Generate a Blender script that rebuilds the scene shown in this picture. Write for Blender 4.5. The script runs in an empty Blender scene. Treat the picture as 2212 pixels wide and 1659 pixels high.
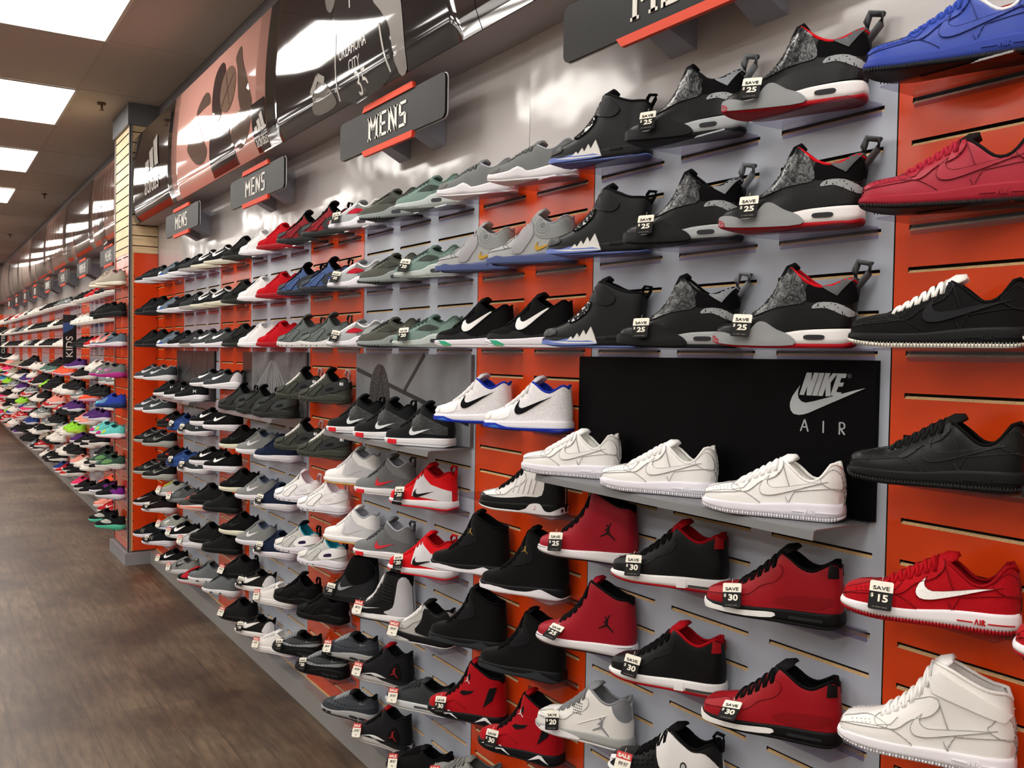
import bpy, math, random
from math import sin, cos, pi, radians, sqrt
from mathutils import Vector, Matrix
from mathutils.geometry import delaunay_2d_cdt

sc = bpy.context.scene
COL = sc.collection
random.seed(7)
FT = .3048
SLOT0, SP = 2.083, .0762            # height of the topmost slot, slot pitch (3 in)
CEIL = 3.43

# ---------------------------------------------------------------- camera
YAW, PITCH, ROLL = .5645, .0291, .0165
cam = bpy.data.objects.new('camera', bpy.data.cameras.new('camera')); COL.objects.link(cam)
cam.data.sensor_width = 36; cam.data.lens = 36 * 2021.24 / 2212; cam.data.clip_start = .02
_f = Vector((-cos(YAW) * cos(PITCH), sin(YAW) * cos(PITCH), -sin(PITCH)))
_r = _f.cross(Vector((0, 0, 1))).normalized(); _u = _r.cross(_f)
_r2 = cos(ROLL) * _r + sin(ROLL) * _u; _u2 = -sin(ROLL) * _r + cos(ROLL) * _u
m = Matrix((_r2, _u2, -_f)).transposed().to_4x4(); m.translation = (1.0876, -1.5178, 1.6039)
cam.matrix_world = m
sc.camera = cam
sc.view_settings.view_transform = 'Standard'; sc.view_settings.look = 'None'
sc.view_settings.gamma = 1; sc.view_settings.use_curve_mapping = False
sc.view_settings.exposure = 0.1
w = bpy.data.worlds.new('world'); sc.world = w; w.use_nodes = True
w.node_tree.nodes['Background'].inputs[0].default_value = (.8, .85, 1, 1)
w.node_tree.nodes['Background'].inputs[1].default_value = .02
LAMP = 10.5                          # emission of the ceiling troffers

# ---------------------------------------------------------------- materials
def lin(h):
    h = h.lstrip('#'); c = [int(h[i:i + 2], 16) / 255 for i in (0, 2, 4)]
    return tuple((x / 12.92 if x <= .04045 else ((x + .055) / 1.055) ** 2.4) for x in c) + (1,)
_M = {}
def M(col, rough=.5, kind=None, spec=.5, metal=0):
    k = (col, rough, kind, spec, metal)
    if k in _M: return _M[k]
    mt = bpy.data.materials.new('material_' + (kind or 'plain')); mt.use_nodes = True
    nt = mt.node_tree; b = nt.nodes['Principled BSDF']; N = nt.nodes.new; L = nt.links.new
    b.inputs['Base Color'].default_value = lin(col); b.inputs['Roughness'].default_value = rough
    if kind in ('knit', 'suede', 'mesh', 'speckle') and spec == .5: spec = .05
    if kind in ('leather', 'rubber', 'hex', 'croc', 'marble') and spec == .5: spec = {'leather': .2, 'rubber': .12, 'hex': .06}.get(kind, .5)
    b.inputs['Specular IOR Level'].default_value = spec; b.inputs['Metallic'].default_value = metal
    tc = N('ShaderNodeTexCoord')
    def noise(scale, det=3, out='Object'):
        n = N('ShaderNodeTexNoise'); n.inputs['Scale'].default_value = scale; n.inputs['Detail'].default_value = det
        L(tc.outputs[out], n.inputs['Vector']); return n
    def bump(src, st, dist):
        bp = N('ShaderNodeBump'); bp.inputs['Strength'].default_value = st; bp.inputs['Distance'].default_value = dist
        L(src, bp.inputs['Height']); L(bp.outputs[0], b.inputs['Normal']); return bp
    def vary(n, lo, hi, c2=None):
        r = N('ShaderNodeValToRGB'); r.color_ramp.elements[0].position = lo; r.color_ramp.elements[1].position = hi
        c = lin(col); r.color_ramp.elements[0].color = c
        r.color_ramp.elements[1].color = lin(c2) if c2 else tuple(min(1, x * 1.35) for x in c[:3]) + (1,)
        L(n.outputs[0], r.inputs[0]); L(r.outputs[0], b.inputs['Base Color'])
    if kind == 'leather': bump(noise(420).outputs[0], .25, .0006)
    elif kind == 'knit':
        n = noise(700, 1); bump(n.outputs[0], .5, .0008); vary(n, .35, .7)
    elif kind == 'suede': vary(noise(300, 4), .3, .75); b.inputs['Sheen Weight'].default_value = .08
    elif kind == 'speckle': vary(noise(230, 1), .62, .66, '#202022')
    elif kind == 'croc':
        v = N('ShaderNodeTexVoronoi'); v.inputs['Scale'].default_value = 95; L(tc.outputs['Object'], v.inputs['Vector']); bump(v.outputs[0], .8, .002)
    elif kind == 'marble':
        n = noise(38, 2); n.inputs['Distortion'].default_value = 3.5; vary(n, .46, .6, '#3d4042'); bump(n.outputs[0], .8, .0015)
    elif kind == 'rubber': bump(noise(160).outputs[0], .1, .0008)
    elif kind == 'mesh':
        v = N('ShaderNodeTexVoronoi'); v.inputs['Scale'].default_value = 330; L(tc.outputs['Object'], v.inputs['Vector']); bump(v.outputs[0], .5, .0006); vary(v, .1, .6)
    elif kind == 'lam':          # vinyl laminated over the boards: soft waves that bend reflections
        n = noise(7, 1, 'Object'); n2 = noise(60, 2)
        ad = N('ShaderNodeMath'); ad.operation = 'MULTIPLY_ADD'; L(n2.outputs[0], ad.inputs[0]); ad.inputs[1].default_value = .03; L(n.outputs[0], ad.inputs[2])
        bump(ad.outputs[0], .42, .005)
    elif kind == 'lamv':         # laminate that sags softly between the slot columns
        n = noise(5, 1.5); wv = N('ShaderNodeTexWave'); wv.inputs['Scale'].default_value = 1.0306; wv.inputs['Phase Offset'].default_value = pi / 2; L(tc.outputs['Object'], wv.inputs['Vector'])
        ad = N('ShaderNodeMath'); ad.operation = 'MULTIPLY_ADD'; L(wv.outputs['Fac'], ad.inputs[0]); ad.inputs[1].default_value = .45; L(n.outputs[0], ad.inputs[2])
        bump(ad.outputs[0], .5, .008)
    elif kind == 'foil':         # glossy banner print, slightly wavy
        n = noise(3.2, 1.5, 'Object'); n2 = noise(45, 2)
        ad = N('ShaderNodeMath'); ad.operation = 'MULTIPLY_ADD'; L(n2.outputs[0], ad.inputs[0]); ad.inputs[1].default_value = .012; L(n.outputs[0], ad.inputs[2])
        bump(ad.outputs[0], .4, .0022)
    elif kind == 'paint': bump(noise(90, 2).outputs[0], .08, .003)
    elif kind == 'ceiling':
        n = noise(140, 4); bump(n.outputs[0], .3, .002)
    elif kind == 'mdf': vary(noise(200, 3), .3, .7)
    elif kind == 'maple':
        mp = N('ShaderNodeMapping'); mp.inputs['Scale'].default_value = (2, 2, 40); L(tc.outputs['Object'], mp.inputs[0])
        n = N('ShaderNodeTexNoise'); n.inputs['Scale'].default_value = 2; L(mp.outputs[0], n.inputs[0]); vary(n, .35, .7)
    elif kind == 'brushed':
        mp = N('ShaderNodeMapping'); mp.inputs['Scale'].default_value = (1, 120, 120); L(tc.outputs['Object'], mp.inputs[0])
        n = N('ShaderNodeTexNoise'); n.inputs['Scale'].default_value = 4; L(mp.outputs[0], n.inputs[0]); bump(n.outputs[0], .1, .001)
    elif kind == 'hex':          # fine engraved stripes of the black display board
        wv = N('ShaderNodeTexWave'); wv.inputs['Scale'].default_value = 42; wv.bands_direction = 'DIAGONAL'; wv.inputs['Distortion'].default_value = 0
        v = N('ShaderNodeTexVoronoi'); v.inputs['Scale'].default_value = 7
        vm = N('ShaderNodeVectorMath'); vm.operation = 'MULTIPLY_ADD'; L(v.outputs['Color'], vm.inputs[0]); vm.inputs[1].default_value = (.6, 0, .6); L(tc.outputs['Object'], vm.inputs[2])
        L(tc.outputs['Object'], v.inputs['Vector']); L(vm.outputs[0], wv.inputs['Vector']); bump(wv.outputs[0], .25, .0008)
    elif kind == 'photo':        # blurred black and white photograph print
        n = noise(5, 3); n.inputs['Distortion'].default_value = .4; vary(n, .32, .72, '#8d9094')
    elif kind == 'floor':
        mp = N('ShaderNodeMapping'); L(tc.outputs['Object'], mp.inputs[0])
        br = N('ShaderNodeTexBrick'); br.inputs['Scale'].default_value = 1; br.inputs['Brick Width'].default_value = 1.1; br.inputs['Row Height'].default_value = .15
        br.inputs['Mortar Size'].default_value = .0018; br.inputs['Color1'].default_value = lin('#7f6b54'); br.inputs['Color2'].default_value = lin('#6c5944'); br.inputs['Mortar'].default_value = lin('#54453a')
        br.offset_frequency = 3; br.offset = .37; L(mp.outputs[0], br.inputs['Vector'])
        mp2 = N('ShaderNodeMapping'); mp2.inputs['Scale'].default_value = (2.2, 16, 1); L(tc.outputs['Object'], mp2.inputs[0])
        n = N('ShaderNodeTexNoise'); n.inputs['Scale'].default_value = 2; n.inputs['Detail'].default_value = 8; n.inputs['Roughness'].default_value = .65; L(mp2.outputs[0], n.inputs[0])
        r = N('ShaderNodeValToRGB'); r.color_ramp.elements[0].position = .32; r.color_ramp.elements[0].color = lin('#9c9288'); r.color_ramp.elements[1].position = .68; r.color_ramp.elements[1].color = lin('#ffffff')
        L(n.outputs[0], r.inputs[0])
        n3 = noise(1.7, 6); r3 = N('ShaderNodeValToRGB'); r3.color_ramp.elements[0].position = .36; r3.color_ramp.elements[0].color = lin('#a8907f'); r3.color_ramp.elements[1].position = .62; r3.color_ramp.elements[1].color = lin('#ffffff'); L(n3.outputs[0], r3.inputs[0])
        mx = N('ShaderNodeMixRGB'); mx.blend_type = 'MULTIPLY'; mx.inputs[0].default_value = 1; L(br.outputs[0], mx.inputs[1]); L(r.outputs[0], mx.inputs[2])
        mx2 = N('ShaderNodeMixRGB'); mx2.blend_type = 'MULTIPLY'; mx2.inputs[0].default_value = 1; L(mx.outputs[0], mx2.inputs[1]); L(r3.outputs[0], mx2.inputs[2])
        L(mx2.outputs[0], b.inputs['Base Color']); bump(n.outputs[0], .15, .002)
    elif kind == 'acrylic':
        out = nt.nodes['Material Output']; tr = N('ShaderNodeBsdfTransparent'); tr.inputs[0].default_value = lin(col)
        gl = N('ShaderNodeBsdfGlossy'); gl.inputs['Roughness'].default_value = .06
        fr = N('ShaderNodeLayerWeight'); fr.inputs[0].default_value = .5; ms = N('ShaderNodeMixShader')
        pw = N('ShaderNodeMath'); pw.operation = 'POWER'; L(fr.outputs['Facing'], pw.inputs[0]); pw.inputs[1].default_value = 4
        mu = N('ShaderNodeMath'); mu.operation = 'MULTIPLY_ADD'; L(pw.outputs[0], mu.inputs[0]); mu.inputs[1].default_value = .55; mu.inputs[2].default_value = .04
        L(mu.outputs[0], ms.inputs[0]); L(tr.outputs[0], ms.inputs[1]); L(gl.outputs[0], ms.inputs[2]); L(ms.outputs[0], out.inputs[0])
    elif kind == 'emit':
        b.inputs['Emission Color'].default_value = lin(col); b.inputs['Emission Strength'].default_value = LAMP
    _M[k] = mt; return mt

# ---------------------------------------------------------------- mesh helpers
class MB:
    def __init__(s): s.v = []; s.f = []; s.mi = []; s.mats = []
    def mat(s, mt):
        if mt not in s.mats: s.mats.append(mt)
        return s.mats.index(mt)
    def add(s, vs, fs, mt):
        o = len(s.v); i = s.mat(mt); s.v += [tuple(p) for p in vs]
        for f in fs: s.f.append([a + o for a in f]); s.mi.append(i)
    def box(s, a, b, mt):
        x0, y0, z0 = a; x1, y1, z1 = b
        s.add([(x0, y0, z0), (x1, y0, z0), (x1, y1, z0), (x0, y1, z0), (x0, y0, z1), (x1, y0, z1), (x1, y1, z1), (x0, y1, z1)],
              [(0, 3, 2, 1), (4, 5, 6, 7), (0, 1, 5, 4), (1, 2, 6, 5), (2, 3, 7, 6), (3, 0, 4, 7)], mt)
    def prism(s, poly, y0, y1, mt):          # poly in (x,z), extruded from y0 (front) to y1
        n = len(poly)
        s.add([(p[0], y0, p[1]) for p in poly] + [(p[0], y1, p[1]) for p in poly],
              [list(range(n)), list(range(2 * n - 1, n - 1, -1))] + [(i, (i + 1) % n + 0, (i + 1) % n + n, i + n) for i in range(n)], mt)
    def tube(s, pts, r, mt, n=6, closed=False, flat=1.):
        P = [Vector(p) for p in pts]; k = len(P); vs = []; up = Vector((0, 0, 1))
        for i, p in enumerate(P):
            t = (P[(i + 1) % k] - P[i - 1]) if closed else (P[min(i + 1, k - 1)] - P[max(i - 1, 0)])
            if t.length < 1e-9: t = Vector((1, 0, 0))
            t.normalize(); a = t.cross(up)
            if a.length < 1e-3: a = t.cross(Vector((0, 1, 0)))
            a.normalize(); bb = a.cross(t); rr = r[i] if isinstance(r, (list, tuple)) else r
            for j in range(n): q = 2 * pi * j / n; vs.append(p + a * (rr * cos(q)) + bb * (rr * flat * sin(q)))
        fs = []
        for i in range(k if closed else k - 1):
            for j in range(n): i2 = (i + 1) % k; j2 = (j + 1) % n; fs.append((i * n + j, i * n + j2, i2 * n + j2, i2 * n + j))
        if not closed: fs += [list(range(n - 1, -1, -1)), [(k - 1) * n + j for j in range(n)]]
        s.add(vs, fs, mt)
    def mesh(s, name, smooth=False):
        me = bpy.data.meshes.new(name); me.from_pydata(s.v, [], s.f); me.validate()
        for mt in s.mats: me.materials.append(mt)
        if len(me.polygons) == len(s.mi): me.polygons.foreach_set('material_index', s.mi)
        if smooth: me.polygons.foreach_set('use_smooth', [True] * len(me.polygons))
        me.update(); return me
    def obj(s, name, parent=None, smooth=False, sharp=None, **kw):
        o = link(name, s.mesh(name, smooth), parent, **kw)
        if sharp: o.data.set_sharp_from_angle(angle=radians(sharp))
        return o
def link(name, data, parent=None, loc=None, rot=None, label=None, cat=None, group=None, kind=None):
    o = bpy.data.objects.new(name, data); COL.objects.link(o)
    if parent: o.parent = parent
    if loc is not None: o.location = loc
    if rot is not None: o.rotation_euler = rot
    tag(o, label, cat, group, kind); return o
def tag(o, label=None, cat=None, group=None, kind=None):
    if label: label = label.replace('swoosh', 'tick')
    for k, v in (('label', label), ('category', cat), ('group', group), ('kind', kind)):
        if v: o[k] = v
def copy_tree(o, parent=None):
    c = o.copy(); COL.objects.link(c)
    if parent: c.parent = parent
    for ch in list(KIDS.get(o.name, [])): KIDS.setdefault(c.name, []).append(copy_tree(ch, c))
    return c
KIDS = {}

def interp(pts, x):
    if x <= pts[0][0]: return pts[0][1]
    for i in range(len(pts) - 1):
        x0, y0 = pts[i]; x1, y1 = pts[i + 1]
        if x <= x1:
            t = (x - x0) / (x1 - x0)
            m0 = 0 if i == 0 else (y1 - pts[i - 1][1]) / (x1 - pts[i - 1][0]) * (x1 - x0)
            m1 = 0 if i + 2 >= len(pts) else (pts[i + 2][1] - y0) / (pts[i + 2][0] - x0) * (x1 - x0)
            if i == 0: m0 = y1 - y0
            if i + 2 >= len(pts): m1 = y1 - y0
            return (2 * t ** 3 - 3 * t * t + 1) * y0 + (t ** 3 - 2 * t * t + t) * m0 + (3 * t * t - 2 * t ** 3) * y1 + (t ** 3 - t * t) * m1
    return pts[-1][1]
def sm(pts, n=5):
    out = []; k = len(pts)
    for i in range(k):
        p0, p1, p2, p3 = pts[i - 1], pts[i], pts[(i + 1) % k], pts[(i + 2) % k]
        for j in range(n):
            t = j / n
            out.append(tuple(.5 * (2 * p1[a] + (p2[a] - p0[a]) * t + (2 * p0[a] - 5 * p1[a] + 4 * p2[a] - p3[a]) * t * t + (3 * p1[a] - p0[a] - 3 * p2[a] + p3[a]) * t ** 3) for a in (0, 1)))
    return out
def stroke(p, q, w0, w1=None):
    w1 = w0 if w1 is None else w1; dx, dz = q[0] - p[0], q[1] - p[1]; l = math.hypot(dx, dz) or 1; nx, nz = -dz / l / 2, dx / l / 2
    return [(p[0] + nx * w0, p[1] + nz * w0), (p[0] - nx * w0, p[1] - nz * w0), (q[0] - nx * w1, q[1] - nz * w1), (q[0] + nx * w1, q[1] + nz * w1)]
def xf(polys, s, z, sx, sz=None, ang=0):
    sz = sx if sz is None else sz; c, d = cos(radians(ang)), sin(radians(ang))
    return [[(s + c * x * sx - d * y * sz, z + d * x * sx + c * y * sz) for x, y in p] for p in polys]
def circ(x, y, r, n=10, ry=None):
    return [(x + r * cos(2 * pi * i / n), y + (ry or r) * sin(2 * pi * i / n)) for i in range(n)]
SW = [(.133, .392), (.073, .31), (.033, .25), (.005, .165), (0, .11), (.013, .06), (.047, .016), (.113, 0), (.18, .008), (.246, .027), (.42, .1), (.644, .2), (.83, .283), (1, .352),
      (.84, .307), (.678, .275), (.545, .24), (.42, .207), (.312, .18), (.206, .16), (.153, .177), (.113, .22), (.103, .273), (.113, .335)]
def outline(poly, w_=.0035): return [stroke(poly[i], poly[(i + 1) % len(poly)], w_) for i in range(len(poly))]
def tone(h, f):
    c = [int(h[i:i + 2], 16) for i in (1, 3, 5)]; f = f if sum(c) > 140 else 2 - f
    return '#%02x%02x%02x' % tuple(int(min(255, max(8, x * f + (0 if f < 1 else 14)))) for x in c)
def swoosh(s, z, size, ang=0, fat=1.): return xf([SW], s, z, size, size * fat, ang)
def jumpman(s, z, h):
    return xf([stroke((.5, .33), (.56, .78), .17, .12), stroke((.55, .72), (.72, 1.02), .08, .05), stroke((.5, .68), (.3, .5), .07, .05), stroke((.5, .38), (.0, .12), .12, .05), stroke((.53, .4), (1, .0), .12, .05), circ(.45, .84, .06, 8)], s - h * .5, z - h * .5, h)
def ualogo(s, z, h):
    a = [(0, 1), (.13, .6), (.5, .4), (.87, .6), (1, 1)]; b = [(x, 1 - y) for x, y in a]
    P = []
    for q in (a, b): P += [stroke(q[i], q[i + 1], .16) for i in range(4)]
    return xf(P, s - h * .7, z - h * .5, h * 1.4, h)
def nlogo(s, z, h): return xf([stroke((.05, 0), (.2, 1), .14), stroke((.2, 1), (.75, 0), .16), stroke((.75, 0), (.9, 1), .14)], s - h * .5, z - h * .5, h)
def stripes(s, z, h): return xf([stroke((0, 0), (.7, 1), .1), stroke((.3, 0), (1, 1), .1), stroke((-.2, .5), (1.2, .75), .09), stroke((-.1, .2), (1.1, .95), .07)], s, z, h)

# ---------------------------------------------------------------- the shoe
LEN = .272
WPL = [(0, 0), (.006, .052), (.025, .094), (.06, .124), (.12, .146), (.2, .155), (.28, .156), (.38, .149), (.5, .134), (.62, .124), (.75, .122), (.86, .118), (.93, .1), (.97, .074), (.992, .042), (1, 0)]
SIL = {
 'low': dict(zt=[(0, .11), (.01, .15), (.035, .175), (.08, .19), (.14, .198), (.23, .215), (.38, .30), (.52, .385), (.585, .40), (.66, .355), (.75, .28), (.82, .275), (.88, .322), (.93, .392), (.965, .405), (1, .37)], zs=[(0, .09), (.4, .083), (.7, .112), (1, .122)], s0=.565, to=.026, ton=(.635, .445)),
 'run': dict(zt=[(0, .085), (.01, .122), (.035, .152), (.09, .175), (.16, .19), (.25, .22), (.4, .305), (.5, .35), (.56, .362), (.64, .325), (.74, .288), (.83, .305), (.92, .368), (.96, .378), (1, .33)], zs=[(0, .062), (.3, .078), (.6, .112), (.85, .14), (1, .135)], s0=.545, to=.018, ton=(.60, .405)),
 'rosh': dict(zt=[(0, .09), (.01, .128), (.035, .158), (.1, .183), (.18, .205), (.28, .25), (.42, .35), (.52, .43), (.57, .44), (.65, .385), (.75, .33), (.84, .345), (.93, .41), (.965, .415), (1, .37)], zs=[(0, .075), (.3, .075), (.6, .095), (1, .115)], s0=.555, to=.015, ton=(.60, .46)),
 'huar': dict(zt=[(0, .11), (.01, .148), (.035, .172), (.1, .192), (.18, .21), (.3, .265), (.44, .37), (.54, .45), (.585, .46), (.66, .39), (.76, .315), (.84, .32), (.92, .37), (.965, .385), (1, .34)], zs=[(0, .085), (.35, .08), (.6, .10), (.8, .125), (1, .13)], s0=.565, to=.02, ton=(.635, .56)),
 'mid': dict(zt=[(0, .10), (.01, .138), (.035, .165), (.09, .186), (.15, .2), (.27, .245), (.4, .345), (.5, .44), (.565, .49), (.64, .47), (.73, .41), (.81, .395), (.89, .435), (.94, .465), (.97, .465), (1, .43)], zs=[(0, .075), (.4, .082), (.7, .10), (1, .11)], s0=.55, to=.022, ton=(.64, .57)),
 'high': dict(zt=[(0, .10), (.01, .138), (.035, .165), (.09, .186), (.15, .2), (.27, .255), (.38, .345), (.47, .46), (.53, .575), (.565, .60), (.65, .585), (.76, .535), (.86, .50), (.93, .495), (.97, .49), (1, .45)], zs=[(0, .085), (.4, .082), (.7, .10), (1, .115)], s0=.55, to=.018, ton=(.62, .66)),
 'dub': dict(zt=[(0, .095), (.01, .132), (.035, .158), (.09, .178), (.15, .192), (.24, .22), (.36, .31), (.45, .43), (.505, .545), (.545, .575), (.61, .53), (.69, .465), (.78, .425), (.86, .43), (.93, .465), (.97, .475), (1, .43)], zs=[(0, .075), (.4, .095), (.7, .12), (1, .13)], s0=.535, to=.03, ton=(.55, .61)),
 'sock': dict(zt=[(0, .10), (.01, .138), (.035, .165), (.09, .186), (.15, .2), (.27, .26), (.38, .37), (.46, .52), (.52, .62), (.58, .645), (.68, .645), (.8, .645), (.9, .64), (.97, .63), (1, .56)], zs=[(0, .075), (.4, .08), (.7, .10), (1, .115)], s0=.55, to=.018, ton=None),
}
TOECAP = [(.0, .10), (.02, .15), (.06, .168), (.14, .19), (.22, .2), (.275, .16), (.28, .115), (.25, .09), (.1, .085)]
MERGE = ('tread_teeth', 'sole_notch', 'sole_dimples', 'sole_seam', 'perforations', 'stitching', 'seam', 'side_ribs', 'ankle_ribs', 'stripe', 'sole_line', 'sole_ribs')
MAIN = ('upper', 'lining', 'collar', 'outsole', 'midsole', 'tongue', 'laces', 'pull_tab', 'ankle_strap')
SPLIT = ('air_window', 'sole_lettering', 'heel_tab', 'strap_opening', 'sole_block', 'zigzag', 'toe_bumper', 'heel_patch', 'heel_fin', 'ankle_cutout')
class Shoe:
    def __init__(s, sil, up='#ffffff', mid='#ffffff', out=None, line=None, ton=None, lace=None, collar=None, rough=.5, kind='mesh',
                 ov=(), mo=(), nmo=0, ribs=False, tab=None, lean=.02, zs=None, mrough=.45, laces=5, name='sneaker', desc='', mkind='rubber', strap=None, oheel=0, hs=1):
        s.__dict__.update(locals()); q = SIL[sil]; s.zt = [(a, b if b < .2 else .2 + (b - .2) * hs) for a, b in q['zt']]; s.zsl = zs or q['zs']; s.s0 = q['s0']; s.to = q['to']; s.tonp = q['ton'] and (q['ton'][0], .2 + (q['ton'][1] - .2) * hs)
        s.out = out or mid; s.line = line or up; s.ton = ton or up; s.lace = lace or up; s.collar = collar or s.line
    def o(s, x):
        if x <= s.s0: return 0
        t = min(1, (x - s.s0) / .13); e = max(0, min(1, (1 - x) / .07))
        return .098 * sqrt(max(0, 1 - (1 - t) ** 2)) * sqrt(max(0, 1 - (1 - e) ** 2))
    def e(s, x): return .6 + .4 * max(0, min(1, (x - .1) / .32))
    def P(s, x, th):
        w_ = interp(WPL, x); z0 = interp(s.zsl, x) - .012; z1 = interp(s.zt, x); o = min(s.o(x), w_ * .8); e = s.e(x)
        c = max(0, cos(th)) ** e; d = max(0, sin(th)) ** e
        y = o + (w_ - o) * c; z = z0 + (z1 - z0) * d
        k = max(0, (x - .75) / .25); h = max(0, z - z0 - .1)
        xx = x - s.lean * k * k * (h / .3) ** 1.2 + .006 * k * sin(pi * min(1, (z - z0) / .22))
        return Vector(((.5 - xx) * LEN, y * LEN, z * LEN))
    def th(s, x, z):
        z0 = interp(s.zsl, x) - .012; z1 = interp(s.zt, x); d = max(0, min(1, (z - z0) / (z1 - z0)))
        return math.asin(d ** (1 / s.e(x)))
    def side(s, x, z, off):
        x = max(.002, min(.998, x)); t = s.th(x, z); a = s.P(x, t); h = .004; t1 = min(pi / 2, t + .03); t0 = max(0, t - .03)
        du = s.P(min(1, x + h), t) - s.P(max(0, x - h), t); dv = s.P(x, t1) - s.P(x, t0); n = dv.cross(du)
        if n.length < 1e-12: n = Vector((0, 1, 0))
        n.normalize()
        if n.y < 0 and x > .03: n = -n
        return a + n * off * LEN
    def b(s, x):
        v = 0
        if x < .28: v = .034 * ((.28 - x) / .28) ** 2
        if x > .93: v = .014 * ((x - .93) / .07) ** 2
        return v
    def ws(s, x):
        u = max(0, min(1, (x + .014) / 1.03)); return interp(WPL, u) + .013 * min(1, interp(WPL, u) / .05)
    def soleside(s, x, z, off):
        x = max(-.013, min(1.013, x)); h = max(.01, interp(s.zsl, x)); t = (z - s.b(x)) / h
        return Vector(((.5 - x) * LEN, (s.ws(x) * (1 - .06 * t) + .004 * sin(pi * max(0, min(1, t))) + off) * LEN, z * LEN))
    def patch(s, mb, polys, mt, f, off, grid=.022, sides=(1, -1)):
        for poly in polys:
            n = len(poly); vs = [Vector(p) for p in poly]
            xs = [p[0] for p in poly]; zs_ = [p[1] for p in poly]
            # resample long edges
            rs = []
            for i in range(n):
                a, b_ = poly[i], poly[(i + 1) % n]; k = max(1, int(math.hypot(b_[0] - a[0], b_[1] - a[1]) / grid))
                rs += [(a[0] + (b_[0] - a[0]) * j / k, a[1] + (b_[1] - a[1]) * j / k) for j in range(k)]
            vs = [Vector(p) for p in rs]; n = len(vs)
            x = min(xs) + grid * .5
            def inside(px, pz):
                c = False
                for i in range(n):
                    a, b_ = vs[i], vs[i - 1]
                    if (a.y > pz) != (b_.y > pz) and px < (b_.x - a.x) * (pz - a.y) / (b_.y - a.y) + a.x: c = not c
                return c
            while x < max(xs):
                z = min(zs_) + grid * .5
                while z < max(zs_):
                    if inside(x, z): vs.append(Vector((x, z)))
                    z += grid
                x += grid
            try: V, E, F, *_r = delaunay_2d_cdt(vs, [], [list(range(n))], 1, 1e-6)
            except Exception: continue
            bnd = {}
            for q in F:
                for i in range(len(q)):
                    ed = (q[i], q[(i + 1) % len(q)])
                    if (ed[1], ed[0]) in bnd: del bnd[(ed[1], ed[0])]
                    else: bnd[ed] = 1
            for sg in sides:
                top = [f(p.x, p.y, off) for p in V]; bot = [f(p.x, p.y, -.002) for p in V]
                vv = [(p.x, p.y * sg, p.z) for p in top] + [(p.x, p.y * sg, p.z) for p in bot]; k = len(V)
                fs = [list(q) for q in F] + [(a, a + k, b_ + k, b_) for a, b_ in bnd]
                # orient: local toe is +x so (x,z) flips
                fs = [q[::-1] if sg < 0 else q for q in fs]
                mb.add(vv, fs, mt)
    def build(s, lod=0):
        parts = []
        NS, NT = (46, 12) if lod == 0 else (18, 6)
        xs = [.5 - .5 * cos(pi * i / NS) for i in range(NS + 1)]
        xs = [(x * .75 + .25 * i / NS) for i, x in enumerate(xs)]
        mu = M(s.up, s.rough, s.kind)
        # upper
        mb = MB(); row = 2 * NT + 2; vs = []
        for x in xs:
            L_ = [s.P(x, pi / 2 * j / NT) for j in range(NT + 1)]
            vs += [tuple(p) for p in L_] + [(p.x, -p.y, p.z) for p in reversed(L_)]
        fs = []
        for i in range(NS):
            for j in range(row - 1):
                if j == NT and s.o((xs[i] + xs[i + 1]) / 2) > 0: continue
                a = i * row + j; fs.append((a, a + 1, a + row + 1, a + row))
        mb.add(vs, fs, mu); parts.append(('upper', mb, True, None))
        # lining: inner wall and insole
        ml = M(s.line, .8, 'knit'); mb = MB(); vs = []; K = 14
        for i in range(K + 1):
            x = s.s0 + (.985 - s.s0) * i / K; z1 = interp(s.zt, x) - .004; o = min(s.o(x), interp(WPL, x) * .8); zb = interp(s.zsl, x) + .01
            prof = [(o, z1), (o + .001, z1 - .03), (max(o, .04) if x < .93 else o * .9, (z1 + zb) / 2), (o * .9, zb + .02), (0, zb)]
            xo = x - .03 * max(0, (x - .85) / .13)
            for (y, z) in prof + [(-y, z) for y, z in reversed(prof[:-1])]:
                k = max(0, (x - .75) / .25); h = max(0, z - zb - .1)
                vs.append(((.5 - (xo - s.lean * k * k * (h / .3) ** 1.2)) * LEN, y * LEN, z * LEN))
        fs = [(i * 9 + j, i * 9 + j + 1, (i + 1) * 9 + j + 1, (i + 1) * 9 + j) for i in range(K) for j in range(8)]
        mb.add(vs, fs, ml); parts.append(('lining', mb, True, None))
        # collar roll
        mb = MB(); C = []
        for i in range(15):
            x = s.s0 + .004 + (.99 - s.s0) * i / 14; p = s.P(x, pi / 2); C.append(Vector((p.x, p.y, p.z)))
        C = C + [Vector((p.x, -p.y, p.z)) for p in reversed(C[:-1])]
        mb.tube(C, .0125 * LEN, M(s.collar, .7, 'knit'), 6 if lod == 0 else 4); parts.append(('collar', mb, True, None))
        # sole
        NO = (150 if s.ribs else 64) if lod == 0 else 22
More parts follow.
